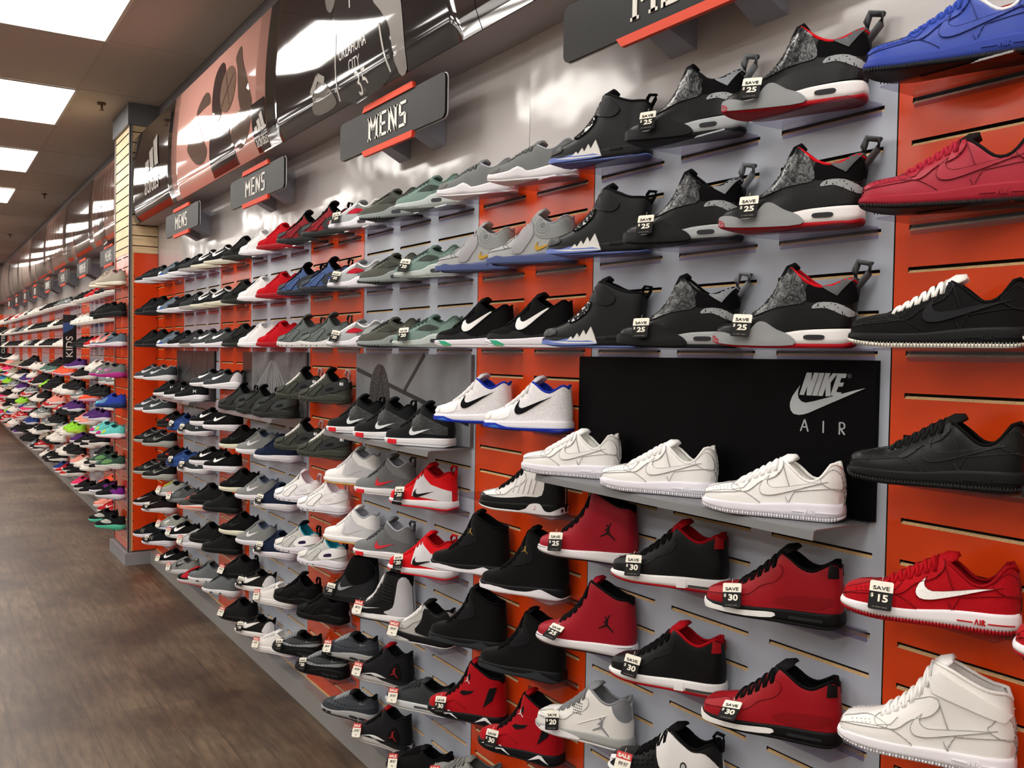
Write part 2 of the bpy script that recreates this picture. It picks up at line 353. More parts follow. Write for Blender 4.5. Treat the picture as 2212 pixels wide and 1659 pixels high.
        for nm in ('outsole', 'midsole'):
            mb = MB(); vs = []
            rows = []
            for i in range(NO):
                a = 2 * pi * i / NO; u = .5 - .5 * cos(a); u = u * .8 + .2 * (a / pi if a <= pi else 2 - a / pi)
                x = -.013 + u * 1.026; sg = 1 if a <= pi else -1; w_ = s.ws(x) if 0 < i != NO // 2 else 0
                b_ = s.b(x); zt_ = interp(s.zsl, x) + .004; to = s.to + (s.oheel if x > .6 else 0)
                rb = (.0035 if i % 2 else -.002) if (s.ribs and lod == 0 and .06 < x < .97) else 0
                sc_ = lambda f: (((.5 - (.5 + (x - .5) * f[0])) * LEN, sg * (w_ * f[0] + f[2]) * LEN if w_ else 0, f[1] * LEN))
                if nm == 'outsole': pr = [(.93, b_, 0), (.985, b_ + .002, rb), (1, b_ + to * .5, rb), (1, b_ + to, rb), (.96, b_ + to + .001, 0)]
                else: pr = [(.96, b_ + to * .9, 0), (1.0, b_ + to, 0), (1.004, b_ + to + (zt_ - b_ - to) * .35, .001), (.995, b_ + to + (zt_ - b_ - to) * .8, 0), (.98, zt_, 0), (.93, zt_ + .002, -.004)]
                rows.append([sc_(f) for f in pr])
            R = len(rows[0]); vs = [p for r in rows for p in r]; fs = []
            for i in range(NO):
                i2 = (i + 1) % NO
                for j in range(R - 1): fs.append((i * R + j, i2 * R + j, i2 * R + j + 1, i * R + j + 1))
            for j, fl in ((0, 1), (R - 1, 0)):
                for i in range(1, NO // 2):
                    a, b_ = i, NO - i; a2, b2 = i + 1, NO - i - 1
                    q = [a * R + j, a2 * R + j, b2 * R + j, b_ % NO * R + j] if a2 < b2 else [a * R + j, a2 * R + j, b_ % NO * R + j]
                    fs.append(q if fl == 0 else q[::-1])
            mb.add(vs, fs, M(s.out if nm == 'outsole' else s.mid, .55 if nm == 'outsole' else s.mrough, s.mkind if nm == 'midsole' else 'rubber'))
            parts.append((nm, mb, True, None))
        # tongue
        if s.tonp:
            mb = MB(); st, zt_ = s.tonp; x0 = s.s0 - .08; z0 = interp(s.zt, x0) - .03; pts = []
            zr = interp(s.zt, s.s0 + .03); zt_ = zr + (zt_ - zr) * .75; ctr = [(x0, z0), (x0 + (st - x0) * .45, z0 + (zt_ - z0) * .56), (x0 + (st - x0) * .85, z0 + (zt_ - z0) * .86), (st + .03, zt_)]
            vs = []; n = 12
            for i, (x, z) in enumerate(ctr):
                a, c = ctr[max(0, i - 1)], ctr[min(3, i + 1)]; d = Vector((c[0] - a[0], c[1] - a[1])).normalized(); nx, nz = -d.y, d.x
                hw = [.05, .075, .088, .07][i]; th = [.012, .02, .028, .016][i]
                for j in range(n):
                    q = 2 * pi * j / n; yy = hw * cos(q); t = th * sin(q) - .35 * yy * yy / .075
                    vs.append(((.5 - (x - nx * -t)) * LEN, yy * LEN, (z + nz * t) * LEN))
            fs = [(i * n + j, i * n + (j + 1) % n, (i + 1) * n + (j + 1) % n, (i + 1) * n + j) for i in range(3) for j in range(n)] + [[3 * n + j for j in range(n)]]
            mb.add(vs, fs, M(s.ton, .6, 'knit')); parts.append(('tongue', mb, True, None))
        # laces
        if s.laces and s.lace != 'none':
            mb = MB(); ml = M(s.lace, .7, 'knit'); nl = s.laces if lod == 0 else 3; xa, xb = .27, s.s0 - .015
            def lp(x, th_, sg): p = s.P(x, th_); return Vector((p.x, p.y * sg, p.z))
            for i in range(nl):
                x = xa + (xb - xa) * i / (nl - 1); x2 = xa + (xb - xa) * min(nl - 1, i + .75) / (nl - 1)
                for sg in (1, -1):
                    pts = []
                    for k in range(7):
                        t = k / 6; xx = x + (x2 - x) * t; phi = radians(50) + (pi - 2 * radians(50)) * t
                        p = lp(xx, phi if phi <= pi / 2 else pi - phi, sg * (1 if phi <= pi / 2 else -1))
                        n_ = Vector((-.35, sg * cos(phi), sin(phi))); pts.append(p + n_.normalized() * LEN * (.004 if k in (0, 6) else .013))
                    mb.tube(pts, .0105 * LEN if lod == 0 else .014 * LEN, ml, 6 if lod == 0 else 3)
            parts.append(('laces', mb, True, None))
        # overlays
        g = .022 if lod == 0 else .09
        for o_ in s.ov:
            nm, colr, polys = o_[:3]; off = o_[3] if len(o_) > 3 else .006; kd = o_[4] if len(o_) > 4 else s.kind; ro = o_[5] if len(o_) > 5 else s.rough
            if nm in MERGE:
                if lod == 0: s.patch(parts[0][1], polys, M(colr, ro, kd), s.side, off, g)
                continue
            if nm in SPLIT and lod == 0:
                for sd, pl in [(d, q_) for d in (1, -1) for q_ in ([[x_] for x_ in polys] if nm == 'ankle_cutout' else [polys])]: mb = MB(); s.patch(mb, pl, M(colr, ro, kd), s.side, off, g, sides=(sd,)); parts.append((nm, mb, False, 30))
                continue
            mb = MB(); s.patch(mb, polys, M(colr, ro, kd), s.side, off, g); parts.append((nm, mb, False, 30))
        for o_ in s.mo:
            nm, colr, polys = o_[:3]
            if nm in MERGE:
                if lod == 0: s.patch([q for q in parts if q[0] == 'midsole'][0][1], polys, M(colr, s.mrough, 'rubber'), s.soleside, o_[3] if len(o_) > 3 else .004, g)
                continue; off = o_[3] if len(o_) > 3 else .004
            if nm in SPLIT and lod == 0:
                for sd, pl in [(d, q_) for d in (1, -1) for q_ in ([polys] if nm == 'sole_lettering' else [[x_] for x_ in polys])]: mb = MB(); s.patch(mb, pl, M(colr, s.mrough, 'rubber'), s.soleside, off, g, sides=(sd,)); parts.append((nm, mb, False, 30))
                continue
            mb = MB(); s.patch(mb, polys, M(colr, s.mrough, 'rubber'), s.soleside, off, g); parts.append((nm, mb, False, 30))
        s.solebits = {o_[0] for o_ in s.mo}
        if s.tab:
            mb = MB(); z = interp(s.zt, .96); c, h, t = s.tab[:3]; tr = s.tab[3] if len(s.tab) > 3 else .014
            xx = .955 - s.lean
            pts = [(xx, z - .03), (xx - .012, z + h * .5), (xx + .012, z + h), (xx + .045 + t, z + h * .85), (xx + .05 + t * .6, z + h * .3), (1.0, z - .07)]
            mb.tube([((.5 - a) * LEN, 0, b_ * LEN) for a, b_ in pts], tr * LEN, M(c, .6, 'knit'), 6, flat=.9)
            v = [list(p) for p in mb.v]; mb.v = [(p[0], p[1] * 2.0, p[2]) for p in v]
            parts.append(('pull_tab', mb, True, None))
        if s.strap and lod == 0:
            mb = MB(); s.patch(mb, s.strap[1], M(s.strap[0], .45, 'leather'), s.side, .018, g); parts.append(('ankle_strap', mb, False, 30))
        return parts
    def proto(s):
        out = []
        for nm, mb, smo, sh in s.build(0):
            me = mb.mesh(nm, True)
            if not smo: me.set_sharp_from_angle(angle=radians(28))
            out.append((nm, me, None if nm in MAIN else 'midsole' if nm in s.solebits else 'upper'))
        return out
    def lowmesh(s):
        mb = MB()
        for nm, p, smo, sh in s.build(1):
            for f, i in zip(p.f, p.mi): pass
            o = len(mb.v); mb.v += p.v
            for f, i in zip(p.f, p.mi): mb.f.append([a + o for a in f]); mb.mi.append(mb.mat(p.mats[i]))
        return mb
# ---------------------------------------------------------------- the setting
XL, XR, YF = -21.8, 3.6, -6.8
C_CREAM = '#d9c3a2'
mb = MB(); mb.box((XL - .2, YF - .2, -.1), (XR + .2, .3, 0), M('#6b5746', .42, 'floor')); mb.obj('floor', kind='structure')
mb = MB(); mb.box((XL - .2, YF - .2, CEIL), (XR + .2, .3, CEIL + .1), M('#c9bfb5', .9, 'ceiling'))
ceil = mb.obj('ceiling', kind='structure')
mb = MB(); gm = M('#c0b6ac', .7)       # T-bars of the dropped ceiling
x = -4.92 - .61 * 28
while x < XR:
    mb.box((x - .011, YF, CEIL - .002), (x + .011, 0, CEIL + .002), gm); x += 1.22
y = -.575
while y > YF: mb.box((XL, y - .011, CEIL - .0015), (XR, y + .011, CEIL + .002), gm); y -= .61
mb.obj('ceiling_grid', ceil)
mb = MB(); mb.box((XL - .2, .03, 0), (XR + .2, .13, CEIL), M('#8f8d90', .6, 'paint')); wb = mb.obj('wall_back', kind='structure')
mb = MB(); mb.box((XR, YF, 0), (XR + .1, 0, CEIL), M('#b9b2a8', .7, 'paint')); mb.obj('wall_right', kind='structure')
mb = MB(); mb.box((XL, YF - .1, 0), (XR, YF, CEIL), M('#b5afa6', .7, 'paint')); mb.obj('wall_front', kind='structure')
mb = MB(); mb.box((XL - .1, YF, 0), (XL, 0, 2.33), M('#d8430f', .45, 'lam')); mb.box((XL - .1, YF, 2.33), (XL, 0, CEIL), M('#7a6d64', .7, 'paint')); mb.obj('wall_left', kind='structure')

ORANGE, GREY = M('#e04713', .2, 'lamv', .5), M('#b8c0cd', .22, 'lamv', .5)
TAN, SHADE = M('#c9a878', .7, 'mdf'), M('#2a2019', .9)  # bare board, and a near-black that paints in the shade inside the slots
def slotpanel(W, n, mat, z0=.102, z1=2.197, ks=range(-1, 26), full=False):
    mb = MB(); e = .0015; cw = W / n; hs = .123
    cols = [(0 + e, W - e)] if full else None
    zs_ = sorted([(SLOT0 - k * SP - .0105, SLOT0 - k * SP) for k in ks if z0 < SLOT0 - k * SP - .0105 and SLOT0 - k * SP < z1])
    def q(a, b, c, d, mt): mb.add([a, b, c, d], [(0, 1, 2, 3)], mt)
    z = z0
    for zb, zt_ in zs_ + [(z1, z1)]:
        q((e, 0, z), (W - e, 0, z), (W - e, 0, zb), (e, 0, zb), mat)
        if zb == z1: break
        spans = cols or [((i + .5) * cw - hs, (i + .5) * cw + hs) for i in range(n)]
        x = e
        for a, b in spans:
            if a > x: q((x, 0, zb), (a, 0, zb), (a, 0, zt_), (x, 0, zt_), mat)
            zm = (zb + zt_) / 2 - .0002
            q((a, 0, zb), (b, 0, zb), (b, .0045, zm), (a, .0045, zm), TAN)
            q((a, .0045, zm), (b, .0045, zm), (b, .014, zm - .002), (a, .014, zm - .002), SHADE)
            q((a, .014, zm - .002), (b, .014, zm - .002), (b, .014, zt_ + .004), (a, .014, zt_ + .004), SHADE)
            q((a, 0, zt_), (a, .014, zt_ + .004), (b, .014, zt_ + .004), (b, 0, zt_), SHADE)
            q((a, 0, zb), (a, .0045, zm), (a, .014, zt_ + .004), (a, 0, zt_), SHADE); q((b, 0, zb), (b, 0, zt_), (b, .014, zt_ + .004), (b, .0045, zm), SHADE)
            x = b
        if W - e > x: q((x, 0, zb), (W - e, 0, zb), (W - e, 0, zt_), (x, 0, zt_), mat)
        z = zt_
    for xa in (e, W - e): q((xa, 0, z0), (xa, .02, z0), (xa, .02, z1), (xa, 0, z1), SHADE)
    q((e, 0, z1), (W - e, 0, z1), (W - e, .02, z1), (e, .02, z1), mat)
    return mb.mesh('slat_panel')
PG, PO = slotpanel(3 * FT, 3, GREY), slotpanel(2 * FT, 2, ORANGE)
PO1 = slotpanel(1 * FT, 1, ORANGE)
SPANS = []                            # (x0, x1, kind)
x = 2 * FT; SPANS.append((0, 2 * FT, 'o')); SPANS.append((2 * FT, 5 * FT, 'g')); SPANS.append((5 * FT, 7 * FT, 'o')); SPANS.append((7 * FT, 10 * FT, 'g'))
x = 0
for i in range(4):
    if i < 4: SPANS.append((x - 3 * FT, x, 'g')); x -= 3 * FT
    if i < 3: SPANS.append((x - 2 * FT, x, 'o')); x -= 2 * FT
SPANS = [q for q in SPANS]
x = -18 * FT
SPANS.append((x - 2 * FT, x, 'o')); SPANS.append((x - 3 * FT, x - 2 * FT, 'o1'))
FX0 = -8.14
SPANS += [(-7.2248, -6.92, 'o1'), (FX0, FX0 + 3 * FT, 'g')]
x = FX0
while x > XL + .3:
    SPANS.append((x - 2 * FT, x, 'o')); x -= 2 * FT
    if x - 3 * FT > XL: SPANS.append((x - 3 * FT, x, 'g'))
    x -= 3 * FT
for a, b, k in SPANS: link('slat_panel', {'g': PG, 'o': PO, 'o1': PO1}[k], wb, loc=(a, 0, 0))
mb = MB(); mb.box((XL, .016, .085), (XR, .03, 2.2), M('#8a6f4c', .8, 'mdf')); mb.obj('backing_board', wb)
mb = MB(); mb.box((XL, -.002, .094), (XR, .02, .1035), TAN); mb.obj('bottom_rail', wb)
# glossy white sheets above the slats
i = 0; x = XR; wm = M('#c3bfbe', .13, 'lam', .6)
for xb in [1.8, -1.235, -4.28, -7.33, -10.38, -13.43, -16.48, -19.53, XL]:
    mb = MB(); mb.box((0, 0, 0), (x - xb - .002, .012, 2.54 - 2.199), wm)
    o = mb.obj('white_board', wb, loc=(xb, .0 + .0015 * (i % 2), 2.199)); o.rotation_euler = (radians([.0, .5, -.35, .3, -.2, .4, 0, .3, 0][i]), 0, 0); x = xb; i += 1
# soffit box that carries the banners
mb = MB(); sf = M('#a7a2a3', .5, 'paint')
mb.box((XL, -.155, 2.54), (XR, .03, 2.56), sf); mb.box((XL, -.15, 2.56), (XR, -.135, 3.14), sf); mb.box((XL, -.15, 3.13), (XR, .03, 3.15), sf)
mb.obj('trim_1', kind='structure')
mb = MB(); mb.box((XL, -.004, 3.15), (XR, .03, CEIL), M('#77757a', .6, 'paint')); mb.obj('trim_2', kind='structure')
# kick board
mb = MB(); kk = M('#8e8d8b', .5, 'paint')
mb.box((-6.32, -.05, 0), (XR, .03, .094), kk); mb.box((XL, -.05, 0), (-6.93, .03, .094), kk); mb.obj('baseboard_back', kind='structure')

# slatted column between the two runs of shelving
cx0, cx1, cy = -6.93, -6.32, -.2
col = link('wall_column', None, loc=(cx0, cy, 0), kind='structure')
def cpart(nm, mb_or_me, **kw):
    me = mb_or_me.mesh(nm) if isinstance(mb_or_me, MB) else mb_or_me
    return link(nm, me, col, **kw)
WOOD = M('#dcc39a', .5, 'maple')
mb = MB(); mb.box((.02, .02, 0), (cx1 - cx0 - .02, .2, CEIL), M('#77706a', .7)); cpart('core', mb)
cpart('orange_front', slotpanel(2 * FT, 2, ORANGE, z1=2.33, ks=range(-4, 26)), loc=(0, 0, 0))
cpart('wood_front', slotpanel(2 * FT, 1, WOOD, z0=2.332, z1=CEIL, ks=range(-17, -3), full=True))
cpart('orange_side', slotpanel(.2, 1, ORANGE, z1=2.33, ks=[]), loc=(cx1 - cx0, 0, 0), rot=(0, 0, pi / 2))
cpart('wood_side', slotpanel(.2, 1, WOOD, z0=2.332, z1=CEIL, ks=range(-17, -3), full=True), loc=(cx1 - cx0, 0, 0), rot=(0, 0, pi / 2))
mb = MB(); st = M('#8b8784', .4, None, .5, .3); W = cx1 - cx0
mb.box((W - .028, -.006, .09), (W + .006, 0, 3.27), st); mb.box((W, -.006, .09), (W + .006, .014, 3.27), st); mb.box((-.006, -.006, .09), (.02, 0, 3.27), st); cpart('corner_strip', mb)
mb = MB()
for k in range(-1, 26):
    z = SLOT0 - k * SP
    mb.box((W - .001, .028, z - .009), (W + .0012, .036, z), SHADE); mb.box((W - .001, .188, z - .009), (W + .0012, .196, z), SHADE)
mb.box((W - .001, .014, .1), (W + .0008, .028, 2.33), TAN); cpart('slot_ends', mb)
mb = MB(); mb.box((-.02, -.02, 3.27), (W + .02, .2, CEIL), M('#6f7278', .5, 'paint')); cpart('cap', mb)
mb = MB(); mb.box((-.03, -.03, 0), (W + .03, .2, .09), M('#8d8e92', .5, 'paint')); cpart('base', mb)

# ---------------------------------------------------------------- ceiling lamps and sprinklers
FR, EM = M('#d8d4cc', .5), M('#fffaf3', .5, 'emit')
fm = MB()
for a, b in (((-.61, -.305), (.61, -.285)), ((-.61, .285), (.61, .305)), ((-.61, -.285), (-.595, .285)), ((.595, -.285), (.61, .285))): fm.box((a[0], a[1], -.008), (b[0], b[1], .0), FR)
fm = fm.mesh('lamp_frame'); dm = MB(); dm.box((-.595, -.285, -.005), (.595, .285, -.002), EM); dm = dm.mesh('diffuser')
proto_l = None
rows_y = [(-.88, 'in the row nearest the shoes'), (-2.35, 'in the second row out'), (-3.9, 'in the third row out'), (-5.45, 'in the row farthest from the shoes')]
OR = ['first', 'second', 'third', 'fourth', 'fifth', 'sixth', 'seventh', 'eighth', 'ninth', 'tenth', 'eleventh', 'twelfth', 'thirteenth', 'fourteenth', 'fifteenth', 'sixteenth', 'seventeenth', 'eighteenth', 'nineteenth', 'twentieth']
for yy, where in rows_y:
    for n in range(3, -8, -1):
        L_ = link('ceiling_light', None, loc=(-4.31 + 2.44 * n, yy, CEIL - .004), label='recessed fluorescent troffer %s, %s from the viewer end' % (where, OR[3 - n]), cat='ceiling light', group='recessed ceiling lights')
        link('lamp_frame', fm, L_); link('diffuser', dm, L_)
spm = MB(); br_ = M('#6b5a45', .4, None, .5, .8)
spm.tube([(0, 0, 0), (0, 0, -.012)], .03, br_, 12); spm.tube([(0, 0, -.01), (0, 0, -.05)], .008, br_, 8); spm.tube([(0, 0, -.05), (0, 0, -.053)], .018, br_, 10)
for sg in (1, -1): spm.tube([(0, 0, -.015), (sg * .016, 0, -.03), (0, 0, -.05)], .003, br_, 5)
spm = spm.mesh('ceiling_sprinkler')
for x_, y_, wd in ((-6.44, -.38, 'nearest the slatted column'), (-11.2, -.28, 'second along the far wall'), (-15.9, -.3, 'third along the far wall'), (-1.7, -2.2, 'above the aisle behind the lights')):
    link('ceiling_sprinkler', spm, loc=(x_, y_, CEIL - .003), label='small brass ceiling sprinkler head, %s' % wd, cat='sprinkler', group='ceiling sprinklers')

# ---------------------------------------------------------------- text
def text_mesh(s, size, mt, font_x=1., align='CENTER', ext=.0004, shear=0, bold=0):
    cu = bpy.data.curves.new('lettering', 'FONT'); cu.body = s; cu.size = size; cu.align_x = align; cu.align_y = 'CENTER'; cu.extrude = ext; cu.shear = shear; cu.offset = bold; cu.resolution_u = 4
    o = bpy.data.objects.new('lettering', cu); COL.objects.link(o); bpy.context.view_layer.update()
    me = bpy.data.meshes.new_from_object(o.evaluated_get(bpy.context.evaluated_depsgraph_get())); bpy.data.objects.remove(o)
    me.transform(Matrix.Diagonal((font_x, 1, 1, 1))); me.materials.clear(); me.materials.append(mt); me.name = 'lettering'; return me
RX = (pi / 2, 0, 0)
def flat(polys, y, mt, mb=None, t=.0015):
    mb = mb or MB()
    for p in polys:
        a = sum(p[i][0] * p[(i + 1) % len(p)][1] - p[(i + 1) % len(p)][0] * p[i][1] for i in range(len(p)))
        if a < 0: p = p[::-1]
        try: V, E_, F, *_q = delaunay_2d_cdt([Vector(q) for q in p], [], [list(range(len(p)))], 1, 1e-7)
        except Exception: continue
        mb.add([(v.x, y, v.y) for v in V], [list(f) for f in F], mt)
        n = len(p); mb.add([(v[0], y, v[1]) for v in p] + [(v[0], y + t, v[1]) for v in p], [(i, i + n, (i + 1) % n + n, (i + 1) % n) for i in range(n)], mt)
    return mb

# ---------------------------------------------------------------- banners
BP = [(2.538, -.157), (2.55, -.163), (2.58, -.176), (2.62, -.186), (2.68, -.193), (2.75, -.1965), (2.85, -.196), (2.95, -.191), (3.05, -.182), (3.17, -.168)]
def by(z): return interp(BP, z)
def banner(x0, x1, col, label, sheen=.07):
    mb = MB(); mt = M(col, sheen, 'foil', .65); vs = []; NZ, NX = 24, 12
    for i in range(NZ + 1):
        z = 2.538 + .632 * i / NZ
        for j in range(NX + 1): vs.append((x0 + .002 + (x1 - x0 - .004) * j / NX, by(z), z))
    n = (NX + 1) * (NZ + 1); fs = []
    for i in range(NZ):
        for j in range(NX): a = i * (NX + 1) + j; fs.append((a, a + 1, a + NX + 2, a + NX + 1))
    vs += [(p[0], p[1] + .004, p[2]) for p in vs]; fs += [tuple(a + n for a in f[::-1]) for f in fs]
    for i in range(NZ):
        for j in (0, NX): a = i * (NX + 1) + j; b_ = a + NX + 1; fs.append((a, b_, b_ + n, a + n))
    mb.add(vs, fs, mt); root = link('banner_poster', mb.mesh('banner_poster', True), label=label, cat='poster', group='banners above the shoe wall'); return root
def bprint(root, name, polys, col, rough=.07, lift=.0012, lab=None):
    mb = MB(); mt = M(col, rough, 'foil', .65)
    for p in polys:
        vs = [Vector(q) for q in p]; n = len(vs); rs = []
        for i in range(n):
            a, b_ = vs[i], vs[(i + 1) % n]; k = max(1, int((b_ - a).length / .04)); rs += [a + (b_ - a) * j / k for j in range(k)]
        x_ = [v.x for v in rs]; z_ = [v.y for v in rs]; n = len(rs); zz = min(z_) + .02
        add = []
        while zz < max(z_):
            xx = min(x_) + .03
            while xx < max(x_):
                c = False
                for i in range(n):
                    a, b_ = rs[i], rs[i - 1]
                    if (a.y > zz) != (b_.y > zz) and xx < (b_.x - a.x) * (zz - a.y) / (b_.y - a.y) + a.x: c = not c
                if c: add.append(Vector((xx, zz)))
                xx += .06
            zz += .03
        try: V, E_, F, *_q = delaunay_2d_cdt(rs + add, [], [list(range(n))], 1, 1e-7)
        except Exception: continue
        mb.add([(v.x, by(v.y) - lift, v.y) for v in V], [list(f) for f in F], mt)
    return mb.obj(name, root, True)
def btext(root, s, x, z, size, col, fx=1., shear=0):
    me = text_mesh(s, size, M(col, .07, 'foil', .65), fx, ext=0, shear=shear)
    for v in me.vertices:
        X_, Z_ = x + v.co.x, z + v.co.y; v.co = (X_, by(Z_) - .0016, Z_)
    return link('lettering', me, root)
b1 = banner(-1.25, XR, '#18171a', 'glossy black banner above the shoe wall, nearest the viewer')
b2 = banner(-3.125, -1.25, '#1b1a1c', 'glossy black banner with grey basketball player in CITY 35 jersey')
bprint(b2, 'player_print', [sm([(-2.32, 3.165), (-2.3, 2.95), (-2.3, 2.56), (-1.8, 2.56), (-1.8, 2.75), (-1.95, 2.9), (-1.98, 3.165)], 3)], '#242426')
bprint(b2, 'arm_print', [sm([(-1.98, 3.16), (-1.85, 3.16), (-1.77, 2.95), (-1.71, 2.76), (-1.70, 2.63), (-1.73, 2.545), (-1.79, 2.545), (-1.8, 2.69), (-1.87, 2.77), (-1.95, 2.86)], 3)], '#8b8784', lift=.002)
bprint(b2, 'shoulder_print', [sm([(-2.42, 3.165), (-2.3, 3.165), (-2.28, 3.0), (-2.32, 2.9), (-2.4, 2.96)], 3)], '#6d6a68', lift=.002)
bprint(b2, 'ball_print', [sm([(-2.55, 2.56), (-2.54, 2.62), (-2.46, 2.67), (-2.38, 2.64), (-2.33, 2.56)], 4)], '#6a6763')
bprint(b2, 'hand_print', [stroke((-2.55, 2.64), (-2.47, 2.69), .03), stroke((-2.47, 2.69), (-2.4, 2.66), .03)], '#a09b96', lift=.002)
for q in [stroke((-2.29, 2.56), (-2.27, 2.8), .012), stroke((-1.84, 2.56), (-1.88, 2.73), .012), stroke((-2.2, 3.1), (-2.14, 2.86), .01), stroke((-2.0, 3.1), (-2.05, 2.86), .01)]: bprint(b2, 'jersey_trim', [q], '#b9b5b0', lift=.0026)
btext(b2, 'OKLAHOMA', -2.12, 2.712, .062, '#d7d3cd', .72); btext(b2, 'CITY', -2.11, 2.652, .06, '#d7d3cd', .8); btext(b2, '35', -2.07, 2.578, .115, '#d7d3cd', .95)
b3 = banner(-5.0, -3.125, '#cc968a', 'glossy dusty pink banner with dark basketball player holding a ball')
SK = '#5b4a42'
bprint(b3, 'player_print', [[(-4.08, 2.76), (-3.72, 2.76), (-3.64, 2.63), (-3.63, 2.545), (-4.11, 2.545), (-4.11, 2.65)]], '#2c2527')
bprint(b3, 'head_print', [sm([(-3.92, 3.115), (-4.02, 3.08), (-4.05, 3.0), (-4.04, 2.9), (-3.98, 2.82), (-3.86, 2.83), (-3.8, 2.96), (-3.84, 3.08)], 4)], '#33282a', lift=.002)
bprint(b3, 'ball_print', [circ(-3.75, 2.94, .14, 22, .115)], '#7a6355', lift=.0026); bprint(b3, 'ball_seam', [stroke((-3.85, 2.87), (-3.65, 3.0), .006), stroke((-3.8, 3.03), (-3.7, 2.85), .006)], '#2e2522', lift=.0034)
for q in ([(-3.646, 3.074), (-3.571, 3.112), (-3.519, 3.034), (-3.395, 2.891), (-3.322, 2.765), (-3.513, 2.792), (-3.593, 2.996)], [(-3.345, 2.763), (-3.389, 2.655), (-3.532, 2.604), (-3.66, 2.649), (-3.662, 2.715), (-3.537, 2.783)],
          [(-4.134, 3.008), (-4.087, 2.946), (-4.21, 2.941), (-4.37, 2.934), (-4.355, 2.972), (-4.243, 3.02)], [(-4.553, 2.812), (-4.57, 2.764), (-4.396, 2.667), (-4.233, 2.649), (-4.141, 2.697), (-4.205, 2.764), (-4.36, 2.92), (-4.45, 2.92)]):
    bprint(b3, 'arm_print', [sm(q, 3)], SK, lift=.0018)
def badge(root, x, zw, w_, zb, hb, box=None):
    if box: bprint(root, 'logo_box', [box], '#17151a', lift=.0036)
    t = w_ * .2
    for i, h in enumerate((.38, .7, 1.)):
        xx = x - w_ * .32 + i * w_ * .26; bprint(root, 'bar_mark', [[(xx, zb), (xx + t, zb), (xx + t - hb * h * .45, zb + hb * h), (xx - hb * h * .45, zb + hb * h * .86)]], '#dedbd6', lift=.0048)
    me = text_mesh('adidas', w_ * .34, M('#dedbd6', .07, 'foil', .65), 1., ext=0, bold=.004 * w_)
    for v in me.vertices: X_, Z_ = x + v.co.x, zw + v.co.y; v.co = (X_, by(Z_) - .0048, Z_)
    link('lettering', me, root)
badge(b3, -3.215, 2.585, .2, 2.625, .085, [(-3.335, 2.765), (-3.13, 2.765), (-3.13, 2.542), (-3.31, 2.542)])
b4 = banner(-6.315, -5.0, '#1d191b', 'glossy black banner with white three-bar sports logo beside the column'); badge(b4, -5.57, 2.735, .54, 2.83, .21)
x = -6.935; i = 0
for wdt, colr in ((1.3, '#8d6a60'), (1.87, '#241e1f'), (1.87, '#7f5f56'), (1.87, '#221d1e'), (1.87, '#7a5b53'), (1.87, '#241f20'), (1.87, '#6f544d'), (XL + 21.8 + 2.2, '#221e1f')):
    x1 = max(XL, x - wdt)
    r = banner(x1, x, colr, 'glossy %s banner above the far shoes, %s beyond the column' % ('pinkish brown' if colr[1] > '6' else 'black', OR[i]))
    if colr[1] > '6':
        ps = []
        for j in range(6):
            a = x1 + .12 + j * (x - x1 - .2) / 6; ps += [[(a, 2.7), (a + .13, 2.7), (a + .13, 3.12), (a, 3.12)]]
        bprint(r, 'window_print', ps, '#5d443e'); bprint(r, 'figure_print', [sm([(x1 + .4, 2.545), (x1 + .45, 2.8), (x1 + .52, 2.93), (x1 + .62, 2.8), (x1 + .7, 2.545)], 3)], '#3a2c2a', lift=.002)
    else:
        bprint(r, 'figure_print', [sm([(x1 + .5, 2.545), (x1 + .55, 2.75), (x1 + .65, 2.95), (x1 + .75, 2.75), (x1 + .8, 2.545)], 3)], '#6b4a44', lift=.002)
    x = x1; i += 1
    if x <= XL + .01: break

